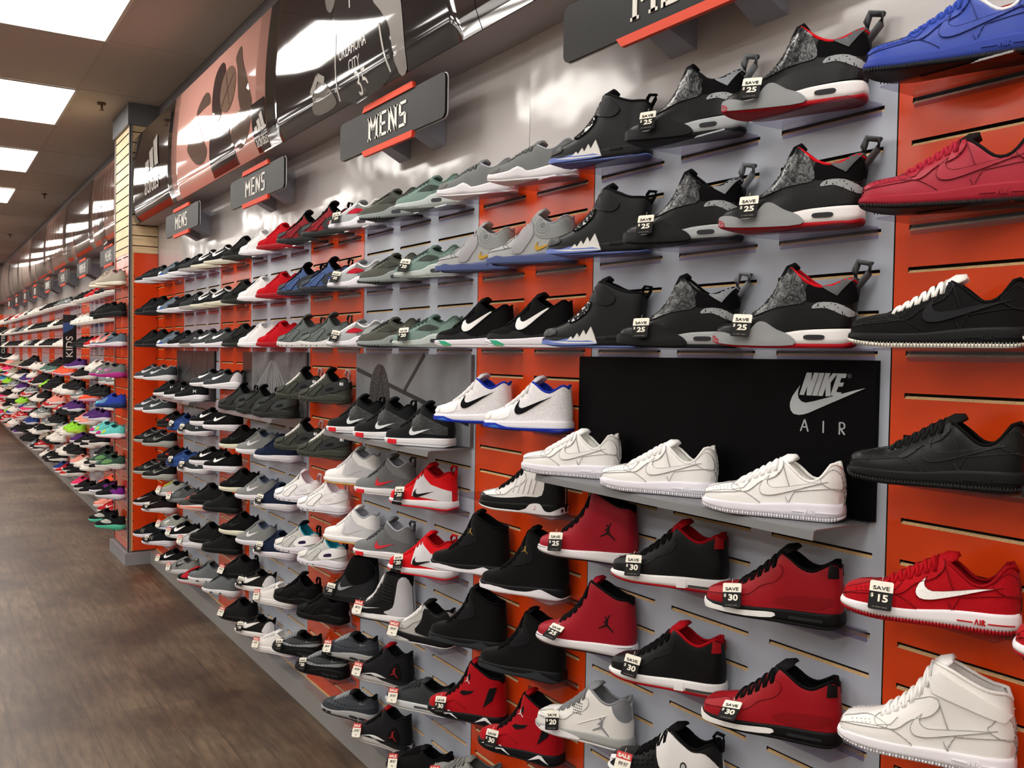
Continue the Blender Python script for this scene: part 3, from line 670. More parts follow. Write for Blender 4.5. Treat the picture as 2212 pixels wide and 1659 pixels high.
# ---------------------------------------------------------------- MENS signs
def serif_text(word, h):            # condensed slab lettering drawn with strokes, unit height h, centred
    t = h * .12; P = []; x = 0; W_ = {'M': .62, 'E': .42, 'N': .52, 'S': .42, 'W': .7, 'O': .46, 'K': .46, 'I': .16, 'D': .46}
    for ch in word:
        wd = W_[ch] * h; L_, R_ = x + t / 2, x + wd - t / 2
        v = lambda xx, a=0, b=1: P.append([(xx - t / 2, a * h), (xx + t / 2, a * h), (xx + t / 2, b * h), (xx - t / 2, b * h)])
        hz = lambda zz, a, b, th=None: P.append([(a, zz * h - (th or t) / 2), (b, zz * h - (th or t) / 2), (b, zz * h + (th or t) / 2), (a, zz * h + (th or t) / 2)])
        if ch == 'M':
            v(L_); v(R_); P.append(stroke((L_, h * .98), ((L_ + R_) / 2, h * .42), t * 1.1)); P.append(stroke((R_, h * .98), ((L_ + R_) / 2, h * .42), t * 1.1))
            for q in (L_, R_): hz(.05, q - t * .95, q + t * .95, t * .8)
            hz(.95, L_ - t, L_ + t * .4, t * .8); hz(.95, R_ - t * .4, R_ + t, t * .8)
        elif ch == 'N':
            v(L_); v(R_); P.append(stroke((L_, h), (R_, 0), t * 1.1)); hz(.05, L_ - t * .9, L_ + t * .9, t * .8); hz(.95, R_ - t * .9, R_ + t * .9, t * .8); hz(.95, L_ - t * .9, L_, t * .8)
        elif ch == 'E': v(L_); [hz(q, L_, R_ + (t * .5 if q != .5 else 0)) for q in (.06, .5, .94)]
        elif ch == 'S': hz(.06, x, R_); hz(.5, L_, R_); hz(.94, L_, x + wd); v(R_, .06, .5); v(L_, .5, .94)
        elif ch == 'W':
            for a, b in ((0, .25), (.5, .25), (.5, .75), (1, .75)): P.append(stroke((x + a * wd, h), (x + b * wd, 0), t))
        elif ch in 'OD': v(L_); v(R_, .04, .96); hz(.06, L_, R_); hz(.94, L_, R_)
        elif ch == 'K': v(L_); P.append(stroke((L_, h * .45), (R_, h), t)); P.append(stroke((L_ + t, h * .55), (R_ + t * .3, 0), t))
        elif ch == 'I': v((L_ + R_) / 2)
        x += wd + h * .15
    x -= h * .15
    return [[(a - x / 2, b - h / 2) for a, b in p] for p in P]
def rrect(w_, h, r, n=5):
    return [(cx * (w_ / 2 - r) + r * cos(a), cz * (h / 2 - r) + r * sin(a)) for cx, cz, a0 in ((1, 1, 0), (-1, 1, pi / 2), (-1, -1, pi), (1, -1, 3 * pi / 2)) for a in [a0 + pi / 2 * i / n for i in range(n + 1)]]
SIGNS = [(-.45, 'MENS', 'nearest the viewer, cut by the top edge'), (-1.945, 'MENS', 'second from the viewer, fully in view'), (-3.47, 'MENS', 'third from the viewer'), (-5.0, 'MENS', 'fourth from the viewer, beside the column'),
         (-7.68, 'MENS', 'just beyond the column'), (-9.2, 'WOMENS', 'first past the column'), (-10.73, 'MENS', 'second past the column'), (-12.25, 'WOMENS', 'third past the column'), (-13.8, 'KIDS', 'fourth past the column'), (-15.3, 'KIDS', 'fifth past the column'), (-16.8, 'MENS', 'sixth past the column'), (-18.35, 'MENS', 'last, far down the wall')]
bk, ogc, wh, brk = M('#121213', .45, 'paint', .2), M('#dd3c0c', .6), M('#e6e3da', .5), M('#a3a6b6', .4, 'paint')
for X_, wd, lb in SIGNS:
    r = link('department_sign', None, loc=(X_, -.13, 2.42), label='black %s sign with orange edge strips, %s' % (wd, lb), cat='sign', group='department signs on brackets')
    W_ = .86 if wd != 'WOMENS' else .8
    mb = MB(); mb.prism(rrect(W_, .142, .022), -.004, .004, bk); spn = mb.obj('sign_panel', r)
    mb = MB(); mb.prism([(p[0], p[1]) for p in rrect(W_ + .004, .146, .023)], .0045, .0075, M('#cfcfd0', .3)); mb.obj('edge_band', r)
    mb = MB()
    for sg in (1, -1):
        a = .36 * .5 + .03; mb.prism([(-a, sg * .07), (-a + .02, sg * .092), (a - .005, sg * .092), (a, sg * .07)][::-sg], -.009, .003, ogc)
    mb.obj('orange_strip', spn)
    flat([[(a * (1.5 if wd in ('MENS', 'KIDS') else 1.25), b) for a, b in p] for p in serif_text(wd, .085)], -.0062, wh).obj('lettering', spn)
    for bx in (-.13, .14):
        mb = MB(); mb.add([(bx - .03, .008, -.045), (bx + .03, .008, -.045), (bx + .045, .13, -.1), (bx - .045, .13, -.1), (bx - .03, .008, .05), (bx + .03, .008, .05), (bx + .045, .13, .05), (bx - .045, .13, .05)],
                          [(0, 3, 2, 1), (4, 5, 6, 7), (0, 1, 5, 4), (1, 2, 6, 5), (2, 3, 7, 6), (3, 0, 4, 7)], brk); mb.obj('bracket', r)
# hanging department flags
for X_, y0, y1, z0, z1, wd in ((-10., -.218, -.085, 1.448, 1.977, 'KIDS'), (-20, -.185, -.05, 1.44, 2.03, 'CLEATED')):
    r = link('department_flag', None, loc=(X_, (y0 + y1) / 2, (z0 + z1) / 2), label='tall narrow black %s sign standing out from the far wall' % wd, cat='sign')
    mb = MB(); w_, h = y1 - y0, z1 - z0; mb.box((-.006, -w_ / 2, -h / 2), (.006, w_ / 2, h / 2), M('#0e0e12', .3)); fpn = mb.obj('flag_panel', r)
    if wd == 'KIDS': mb = MB(); mb.add([(.0066, -w_ / 2, h * .33), (.0066, w_ / 2, h * .36), (.0066, w_ / 2 - .04, h * .22), (.0066, -w_ / 2, .06)], [(0, 3, 2, 1)], M('#2f4f86', .3)); mb.obj('blue_print', fpn)
    me = text_mesh(wd, w_ * .72 if wd == 'KIDS' else w_ * .62, wh, 1.15); me.transform(Matrix.Rotation(pi / 2, 4, 'Z')); me.transform(Matrix.Rotation(pi / 2, 4, 'X')); me.transform(Matrix.Rotation(pi / 2, 4, 'Z')); me.transform(Matrix.Translation((.0075, 0, -.08 if wd == 'KIDS' else -.03)))
    link('lettering', me, fpn)
    mb = MB(); mb.box((-.004, w_ / 2 - .01, h / 2 - .03), (.004, -(y0 + y1) / 2, h / 2 - .01), st); mb.box((-.004, w_ / 2 - .01, -h / 2 + .01), (.004, -(y0 + y1) / 2, -h / 2 + .03), st); mb.obj('arm', r)

# ---------------------------------------------------------------- display boards and steel shelves
NIKE = [[[(-0.1822, 1.582), (-0.1697, 1.5819), (-0.171, 1.564), (-0.1639, 1.5822), (-0.1524, 1.582), (-0.1695, 1.5366), (-0.1814, 1.5365), (-0.1801, 1.5557), (-0.1886, 1.5364), (-0.1996, 1.5369)], [(-0.1504, 1.5821), (-0.1387, 1.582), (-0.1553, 1.5366), (-0.1673, 1.5365)], [(-0.136, 1.5821), (-0.1246, 1.5822), (-0.1296, 1.5698), (-0.1187, 1.5821), (-0.1074, 1.582), (-0.124, 1.5635), (-0.1232, 1.537), (-0.1346, 1.5365), (-0.1351, 1.5543), (-0.1421, 1.5367), (-0.1534, 1.5367)], [(-0.1074, 1.582), (-0.0862, 1.5821), (-0.0891, 1.5734), (-0.099, 1.5735), (-0.1022, 1.5647), (-0.0925, 1.5646), (-0.0955, 1.5567), (-0.1052, 1.5565), (-0.1098, 1.5459), (-0.0975, 1.5455), (-0.1001, 1.5361), (-0.1232, 1.539)]],
        [[(-0.1985, 1.5555), (-0.2096, 1.5424), (-0.2171, 1.5329), (-0.2226, 1.5203), (-0.223, 1.512), (-0.2201, 1.504), (-0.2134, 1.4977), (-0.2004, 1.4959), (-0.1877, 1.4977), (-0.1753, 1.5015), (-0.1035, 1.5311), (-0.0433, 1.5557), (-0.0694, 1.55), (-0.098, 1.5425), (-0.1214, 1.5361), (-0.1636, 1.5252), (-0.1834, 1.5212), (-0.1936, 1.5233), (-0.2015, 1.5295), (-0.2037, 1.5375), (-0.2021, 1.5468)]]]
silv = M('#b4bcc0', .35)
BPAN = {}
def board(x0, x1, z0, z1, col, label, kind=None, rough=.3, name='display_board'):
    r = link(name, None, loc=((x0 + x1) / 2, 0, z0), label=label, cat='display board', group='display boards above the steel shelves')
    w_ = x1 - x0; mb = MB(); mb.box((-w_ / 2, -.013, 0), (w_ / 2, -.001, z1 - z0), M(col, rough, kind)); mb.obj('board_panel', r); BPAN[r.name] = r.children[0]; return r
BZ0, BZ1 = 1.305, 1.608
r = board(-.95, -.022, BZ0, BZ1, '#08080a', 'black display board with silver lettering behind the white low-tops', 'hex', .4)
ox = -(-.95 - .022) / 2; sh = lambda P: [[(a + ox, b - BZ0) for a, b in p] for p in P]
flat(sh(NIKE[0]), -.0145, silv).obj('lettering', BPAN[r.name]); flat(sh(NIKE[1]), -.0148, silv).obj('tick_logo', BPAN[r.name])
aw = .0028; A = [stroke((-.1846, 1.488), (-.1943, 1.4638), aw), stroke((-.1846, 1.488), (-.1756, 1.464), aw), stroke((-.1882, 1.4724), (-.1797, 1.4725), aw * .8), stroke((-.1384, 1.4877), (-.1385, 1.4639), aw), stroke((-.1, 1.4875), (-.1, 1.4639), aw), stroke((-.097, 1.475), (-.0879, 1.4641), aw)]
A += [stroke((-.1 + .0001, 1.487), (-.092, 1.487), aw * .8), stroke((-.1, 1.4755), (-.092, 1.4755), aw * .8), stroke((-.0925, 1.4872), (-.0885, 1.484), aw * .9), stroke((-.0925, 1.4752), (-.0885, 1.478), aw * .9), stroke((-.0885, 1.4845), (-.0885, 1.4775), aw)]
flat(sh(A), -.0146, silv).obj('lettering', BPAN[r.name])
rg = []
for i in range(12): a0, a1 = 2 * pi * i / 12, 2 * pi * (i + 1) / 12; rg.append(stroke((-.0797 + .004 * cos(a0), 1.5777 + .004 * sin(a0)), (-.0797 + .004 * cos(a1), 1.5777 + .004 * sin(a1)), .0006))
rg += [stroke((-.0808, 1.5757), (-.0808, 1.5797), .0007), stroke((-.0808, 1.5795), (-.079, 1.5788), .0007), stroke((-.079, 1.5788), (-.0806, 1.5777), .0007), stroke((-.0802, 1.5777), (-.0786, 1.5757), .0007)]
flat(sh(rg), -.0144, M('#6d7276', .5)).obj('registered_mark', BPAN[r.name])
r = board(-2.478, -1.537, BZ0 + .003, BZ1, '#6e7277', 'grey photo board of a gym floor with court lines and ball', 'photo', .4)
flat([stroke((-.46, .235), (.46, .075), .016), stroke((-.02, .165), (.14, .30), .016)], -.0142, M('#17181a', .4)).obj('court_lines', BPAN[r.name])
flat([circ(-.24, .115, .095, 28, .145)], -.0146, M('#2b2c2e', .35, 'croc')).obj('ball_print', BPAN[r.name]); flat([stroke((-.32, .0), (-.21, .25), .004), stroke((-.17, .03), (-.23, .24), .004)], -.0152, M('#0c0c0d', .5)).obj('ball_seams', BPAN[r.name])
r = board(-4.06, -3.06, BZ0, BZ1, '#393b3e', 'grey photo board with pale rays fanning down', 'photo', .45)
flat([stroke((.02 + a * .12, .26), (a * 1.5, .0), .003, .013) for a in (-.3, -.26, -.21, -.16, -.06, -.02, .03, .07, .12, .17, .24)], -.0142, M('#a9adb0', .4)).obj('ray_print', BPAN[r.name])
flat([stroke((-.42, 0), (-.42, .3), .16)], -.0138, M('#141415', .3)).obj('dark_print', BPAN[r.name])
r = board(-5.63, -4.66, BZ0, BZ1, '#1c1c1f', 'dark photo board with faint drawn swoosh on the fourth grey panel', None, .4)
flat(xf([SW], -.32, .12, .3, .25, 8), -.0142, M('#3d3f42', .3)).obj('tick_print', BPAN[r.name]); flat([stroke((a, .03), (a + .03, .29), .005) for a in (-.1, .0, .16, .3)], -.0142, M('#4f5153', .3)).obj('streak_print', BPAN[r.name])
sm_ = MB(); stl = M('#85878a', .33, 'brushed', .5, .55)
def steel(W_):
    mb = MB(); prof = [(0, 0), (-.15, -.001), (-.157, -.004), (-.16, -.02), (-.1575, -.021), (-.154, -.006), (-.15, -.0035), (0, -.0025)]
    n = len(prof); mb.add([(-W_ / 2, y, z) for y, z in prof] + [(W_ / 2, y, z) for y, z in prof], [list(range(n)), list(range(2 * n - 1, n - 1, -1))] + [(i, i + n, (i + 1) % n + n, (i + 1) % n) for i in range(n)], stl); return mb.mesh('steel_shelf')
SS = steel(.90)
for X_, lb in ((-.486, 'under the black lettered board'), (-2.0, 'under the gym floor board'), (-3.56, 'under the ray board'), (-5.12, 'under the dark swoosh board')):
    link('steel_shelf', SS, loc=(X_, -.001, 1.302), label='long brushed steel shelf %s' % lb, cat='shelf', group='steel shelves under the display boards')
# ---------------------------------------------------------------- shoe styles
EYE = [(.235, .207), (.26, .168), (.36, .172), (.45, .245), (.545, .285), (.6, .35), (.588, .402), (.52, .392), (.38, .312), (.3, .252)]
HEEL = [(.865, .285), (.9, .25), (.96, .225), (.99, .235), (.985, .33), (.95, .365), (.92, .35), (.885, .31)]
MUD = [(.01, .09), (.03, .125), (.12, .152), (.25, .166), (.33, .165), (.4, .135), (.455, .085), (.3, .075), (.12, .07)]
CAP = [(.012, .128), (.05, .162), (.13, .187), (.215, .207), (.3, .19), (.3, .163), (.2, .15), (.08, .138)]
DOTS = [circ(.1 + .026 * i + .008 * (j % 2), .166 + .005 * i - .013 * j, .0028, 6) for i in range(5) for j in range(2)]
QT = [(.66, .10), (.69, .19), (.72, .2), (.95, .235), (.995, .2), (.995, .11), (.8, .105)]
def sws(col, s=.445, z=.155, size=.47, fat=.75, ang=0, off=.008): return ('tick_logo', col, swoosh(s, z, size, ang, fat), off)
def af1(u, m=None, o=None, sw=None, lace=None, lin_='#e8e6df', sil='low', kind='leather', **kw):
    m = m or u; sw = sw or u
    return dict(sil=sil, up=u, mid=m, out=o or m, line=lin_, lace=lace or u, ton=kw.pop('ton', u), rough=kw.pop('rough', .38), kind=kind, ribs=True, laces=7, name=kw.pop('name', 'low_top_sneaker'),
                ov=[('eyestay', u, [sm(EYE, 3)], .006), ('mudguard', u, [sm(MUD, 3)], .005), ('toe_cap', u, [sm(CAP, 3)], .009), ('heel_counter', u, [sm(HEEL, 3)], .007), ('quarter_panel', u, [sm(QT, 3)], .004), sws(sw, off=.0095), ('stitching', tone(u, .72), outline(sm(EYE, 3)) + outline(sm(MUD, 3)[:22]) + outline(sm(CAP, 3)) + outline(sm(HEEL, 3)) + outline(sm(QT, 3)) + outline(swoosh(.445, .155, .47, 0, .75)[0]) + outline([(.25, .17), (.33, .19), (.37, .24)])[:2] + [stroke((.60, .385), (.655, .23), .0035), stroke((.63, .155), (.66, .09), .0035)], .0102), ('perforations', '#8a8a88' if u[1] in 'ef' else '#101010', DOTS, .0095)] + kw.pop('ov', []),
                mo=[('sole_ribs', tone(o or m, .62), [stroke((.05 + .0185 * i, interp([(0, .02), (.28, .008), (1, .008)], .05 + .0185 * i)), (.05 + .0185 * i, interp([(0, .05), (.28, .034), (1, .036)], .05 + .0185 * i)), .0055) for i in range(51)], .0032), ('sole_lettering', kw.pop('al', m), xf([stroke((0, 0), (.3, 1), .18), stroke((.3, 1), (.6, 0), .18), stroke((.85, 0), (.85, 1), .2), stroke((1.15, 0), (1.15, 1), .2), stroke((1.15, 1), (1.55, .75), .2), stroke((1.55, .75), (1.15, .45), .2), stroke((1.25, .5), (1.6, 0), .2)], .775, .05, .035, .032) + [stroke((.68, .063), (.765, .063), .006), stroke((.845, .063), (.985, .063), .006)], .003)] + kw.pop('mo', []), **kw)  # dark strokes paint in the shade between the outsole ribs
WAVE = [(-.01, .035), (.1, .03), (.25, .03), (.36, .075), (.5, .05), (.62, .035), (.7, .05), (.82, .11), (.9, .105), (1.0, .05), (1.01, .035), (.7, .03), (.4, .028), (.1, .028)]
ZIG = [(.12, .05), (.3, .055), (.34, .1), (.365, .075), (.40, .13), (.425, .09), (.46, .16), (.485, .11), (.53, .19), (.6, .04), (.3, .035)]
def airwin(c='#3b3b40', s=.66, z=.06, h=.028, l=.13): return ('air_window', c, [sm([(s, z), (s + l * .5, z - .004), (s + l, z), (s + l, z + h), (s + l * .5, z + h + .004), (s, z + h)], 3)], .005)
STRAPH = [(.52, .18), (.6, .12), (.99, .22), (1., .31), (.9, .325), (.66, .285)]
TOEH = [(.01, .1), (.04, .15), (.12, .185), (.24, .22), (.26, .16), (.18, .12), (.1, .1)]
def huar(u, m, strap, toe=None, ton=None, lace=None, hole=None, desc='', tab=None, ov=[], **kw):
    return dict(sil='huar', up=u, mid=m, line=ton or u, ton=ton or u, lace=lace or u, collar=ton or u, rough=.6, kind='mesh', zs=[(0, .10), (.12, .085), (.3, .075), (.5, .085), (.68, .13), (.85, .125), (1, .12)], laces=6, name='running_shoe', desc=desc,
                ov=[('toe_overlay', toe or u, [sm(TOEH, 3)], .008), ('heel_strap', strap, [sm(STRAPH, 3)], .012), ('side_overlay', u, [sm([(.28, .1), (.34, .17), (.44, .25), (.52, .29), (.56, .25), (.45, .15), (.4, .09)], 3)], .008), ('stitching', tone(strap, .7), outline(sm(STRAPH, 3), .004) + outline(sm([(.28, .1), (.34, .17), (.44, .25), (.52, .29), (.56, .25), (.45, .15), (.4, .09)], 3), .004) + outline(sm(TOEH, 3), .003), .0126), ('strap_opening', hole or '#1b1b1d', [sm([(.63, .175), (.66, .215), (.78, .24), (.8, .2), (.72, .18)], 3)], .0135)] + ov,
                mo=[('sole_notch', '#222224', [[(a, .016), (a + .01, .05), (a + .02, .016)] for a in (.1, .2, .3, .42)], .003)], tab=tab, **kw)
def airmax(u, m, pan, lace, hb, desc, out='#3c3f40', win='#3b3b44', col=None):
    return dict(sil='run', up=u, mid=m, out=out, line=col or u, ton=u, lace=lace, collar=col or u, rough=.6, kind='mesh', zs=[(0, .075), (.3, .08), (.5, .10), (.62, .15), (.8, .165), (1, .13)], name='running_shoe', desc=desc, laces=6,
                ov=[('mudguard', pan, [sm([(.01, .09), (.04, .13), (.2, .15), (.36, .19), (.5, .2), (.62, .19), (.6, .13), (.4, .09), (.1, .08)], 3)], .006), ('eyestay', pan, [sm(EYE, 3)], .007), ('heel_counter', pan, [sm([(.74, .17), (.78, .25), (.9, .3), (.99, .32), (1, .18)], 3)], .006), ('side_panel', hb, [sm([(.42, .22), (.52, .27), (.64, .27), (.74, .235), (.6, .205), (.5, .2)], 3)], .008)],
                mo=[airwin(win, .64, .065, .036, .14), ('tread_teeth', out, [[(a, .014), (a + .012, .04), (a + .024, .014)] for a in [.06 + .045 * i for i in range(9)]], .003)])
def am95(top, midc, low, line_, m, desc, lace='#8b8f93'):
    return dict(sil='run', up=low, mid=m, out='#161617', line='#101011', ton='#151516', lace=lace, collar='#151516', rough=.65, kind='suede', zs=[(0, .085), (.2, .07), (.4, .085), (.6, .12), (.85, .14), (1, .13)], name='running_shoe', desc=desc, laces=6,
                ov=[('lower_band', low, [sm([(.02, .11), (.2, .14), (.5, .15), (.8, .18), (.98, .2), (.98, .14), (.6, .12), (.2, .08)], 3)], .009), ('middle_band', line_, [sm([(.1, .165), (.3, .19), (.5, .175), (.75, .215), (.97, .26), (.98, .215), (.75, .18), (.5, .145), (.25, .155)], 3)], .007), ('upper_band', midc, [sm([(.3, .21), (.4, .26), (.6, .28), (.8, .27), (.98, .3), (.97, .26), (.75, .22), (.5, .185)], 3)], .006), ('stitching', '#25272a', [stroke((.2 + .07 * i, .12), (.24 + .07 * i, .2), .004) for i in range(9)], .0095), ('tick_logo', '#6a7076', swoosh(.78, .25, .14, 0, .8), .0085)],
                mo=[('air_window', '#2a2c2e', [sm([(s, z), (s + l * .5, z - .004), (s + l, z), (s + l, z + .024), (s, z + .024)], 3) for s, z, l in ((.1, .035, .07), (.2, .03, .07), (.62, .045, .14), (.8, .05, .12))], .004)])
def roshe(u, m, sw=None, desc='', out=None, line=None, **kw):
    ov = [sws(sw, .36, .15, .36, .8, 6, .005)] if sw else [('seam', u, [stroke((.3, .1), (.42, .3), .006)], .006)]
    return dict(sil='rosh', up=u, mid=m, out=out or m, line=line or u, ton=u, lace=u, collar=line or u, rough=.75, kind='knit', laces=5, name='running_shoe', desc=desc, ov=ov + [('heel_counter', u, [sm([(.82, .12), (.86, .25), (.93, .36), (.99, .36), (1, .13)], 3)], .005)] + kw.pop('ov', []),
                mo=[('sole_dimples', '#9a9a9a' if m[1] in 'ef' else m, [circ(.1 + .05 * i, .02, .004, 5) for i in range(17)], .001)], **kw)
def runner(u, m, sw=None, desc='', out=None, logo=None, kind='mesh', line=None, lace=None, zs=None, ov=[], mo=[], swp=(.40, .15, .36, .8, 4, .005), heel=None, **kw):
    o = list(ov)
    if sw: o.append(sws(sw, *swp))
    if logo: o.append(('side_logo', logo[0], {'ua': ualogo, 'n': nlogo, 'as': stripes, 'j': jumpman}[logo[1]](*logo[2:]), .008))
    return dict(sil=kw.pop('sil', 'run'), up=u, mid=m, out=out or m, line=line or u, ton=kw.pop('ton', u), lace=lace or u, collar=line or u, rough=kw.pop('rough', .65), kind=kind, zs=zs, name=kw.pop('name', 'running_shoe'), desc=desc,
                ov=[('heel_counter', heel or u, [sm([(.8, .13), (.83, .22), (.9, .31), (.985, .33), (1, .14)], 3)], .007), ('toe_cap', kw.pop('toe', u), [sm([(.01, .1), (.05, .145), (.14, .17), (.19, .14), (.14, .1)], 3)], .006)] + o, mo=list(mo), **kw)
def bball(sil, u, m, desc, out=None, line=None, lace=None, ov=[], mo=[], kind='leather', rough=.42, name='high_top_sneaker', **kw):
    return dict(sil=sil, up=u, mid=m, out=out or m, line=line or u, ton=kw.pop('ton', u), lace=lace or u, collar=kw.pop('collar', line or u), rough=rough, kind=kind, ov=list(ov) + ([('stitching', tone(u, .75), outline(sm(EYE, 3), .003) + outline(sm(CAP, 3), .003), .0075)] if kind == 'leather' and sil != 'high' else []), mo=list(mo), desc=desc, laces=kw.pop('laces', 6), name=name, **kw)
SHIELD = [(.24, .215), (.36, .32), (.45, .455), (.5, .575), (.545, .605), (.6, .56), (.66, .47), (.7, .36), (.68, .315), (.58, .3), (.46, .275), (.34, .23)]
WING = [(.003, .06), (.004, .105), (.05, .115), (.12, .108), (.22, .08), (.28, .09), (.33, .15), (.37, .185), (.42, .18), (.5, .13), (.6, .085), (.62, .02), (.3, .014), (.08, .03)]
def dub(wing, toe, trim, sole_o, desc, band='#eceaea', fin='#56595c', col='#111112'):
    return dict(sil='dub', up='#141415', mid=band, out=sole_o, line='#c9c7c4' if trim == '#c21722' else '#b5b3b0', ton='#101011', lace='none', collar=trim, rough=.36, kind='leather', lean=-.05, laces=0, name='high_top_sneaker', desc=desc, tab=(fin, .12, .05, .024),
                ov=[('patterned_panel', '#1c1d1f', [sm(SHIELD, 3)], .010, 'marble', .2), ('heel_patch', '#9fa3a6', [sm([(.74, .275), (.84, .275), (.97, .215), (.995, .25), (.9, .31), (.78, .315)], 3)], .007, 'speckle', .4), ('ankle_panel', '#0d0d0e', [sm([(.7, .33), (.7, .44), (.78, .44), (.93, .48), (.99, .4), (.98, .3), (.8, .32)], 3)], .005, 'knit', .8), ('heel_fin', fin, [[(.80, .42), (.9, .36), (.985, .5), (.9, .50)]], .014, 'leather', .35), ('side_shell', '#161617', [sm([(.3, .12), (.42, .2), (.6, .25), (.8, .265), (.98, .2), (.99, .15), (.7, .13), (.5, .1)], 3)], .012, 'leather', .3)],
                mo=[('side_wing', wing, [sm(WING, 3)], .012), ('toe_bumper', toe, [sm([(.004, .045), (.004, .085), (.04, .08), (.075, .05), (.06, .03)], 3)], .0145), airwin('#2c2c30', .70, .062, .026, .13)])
BLK, WHT = '#141416', '#f1f0ee'
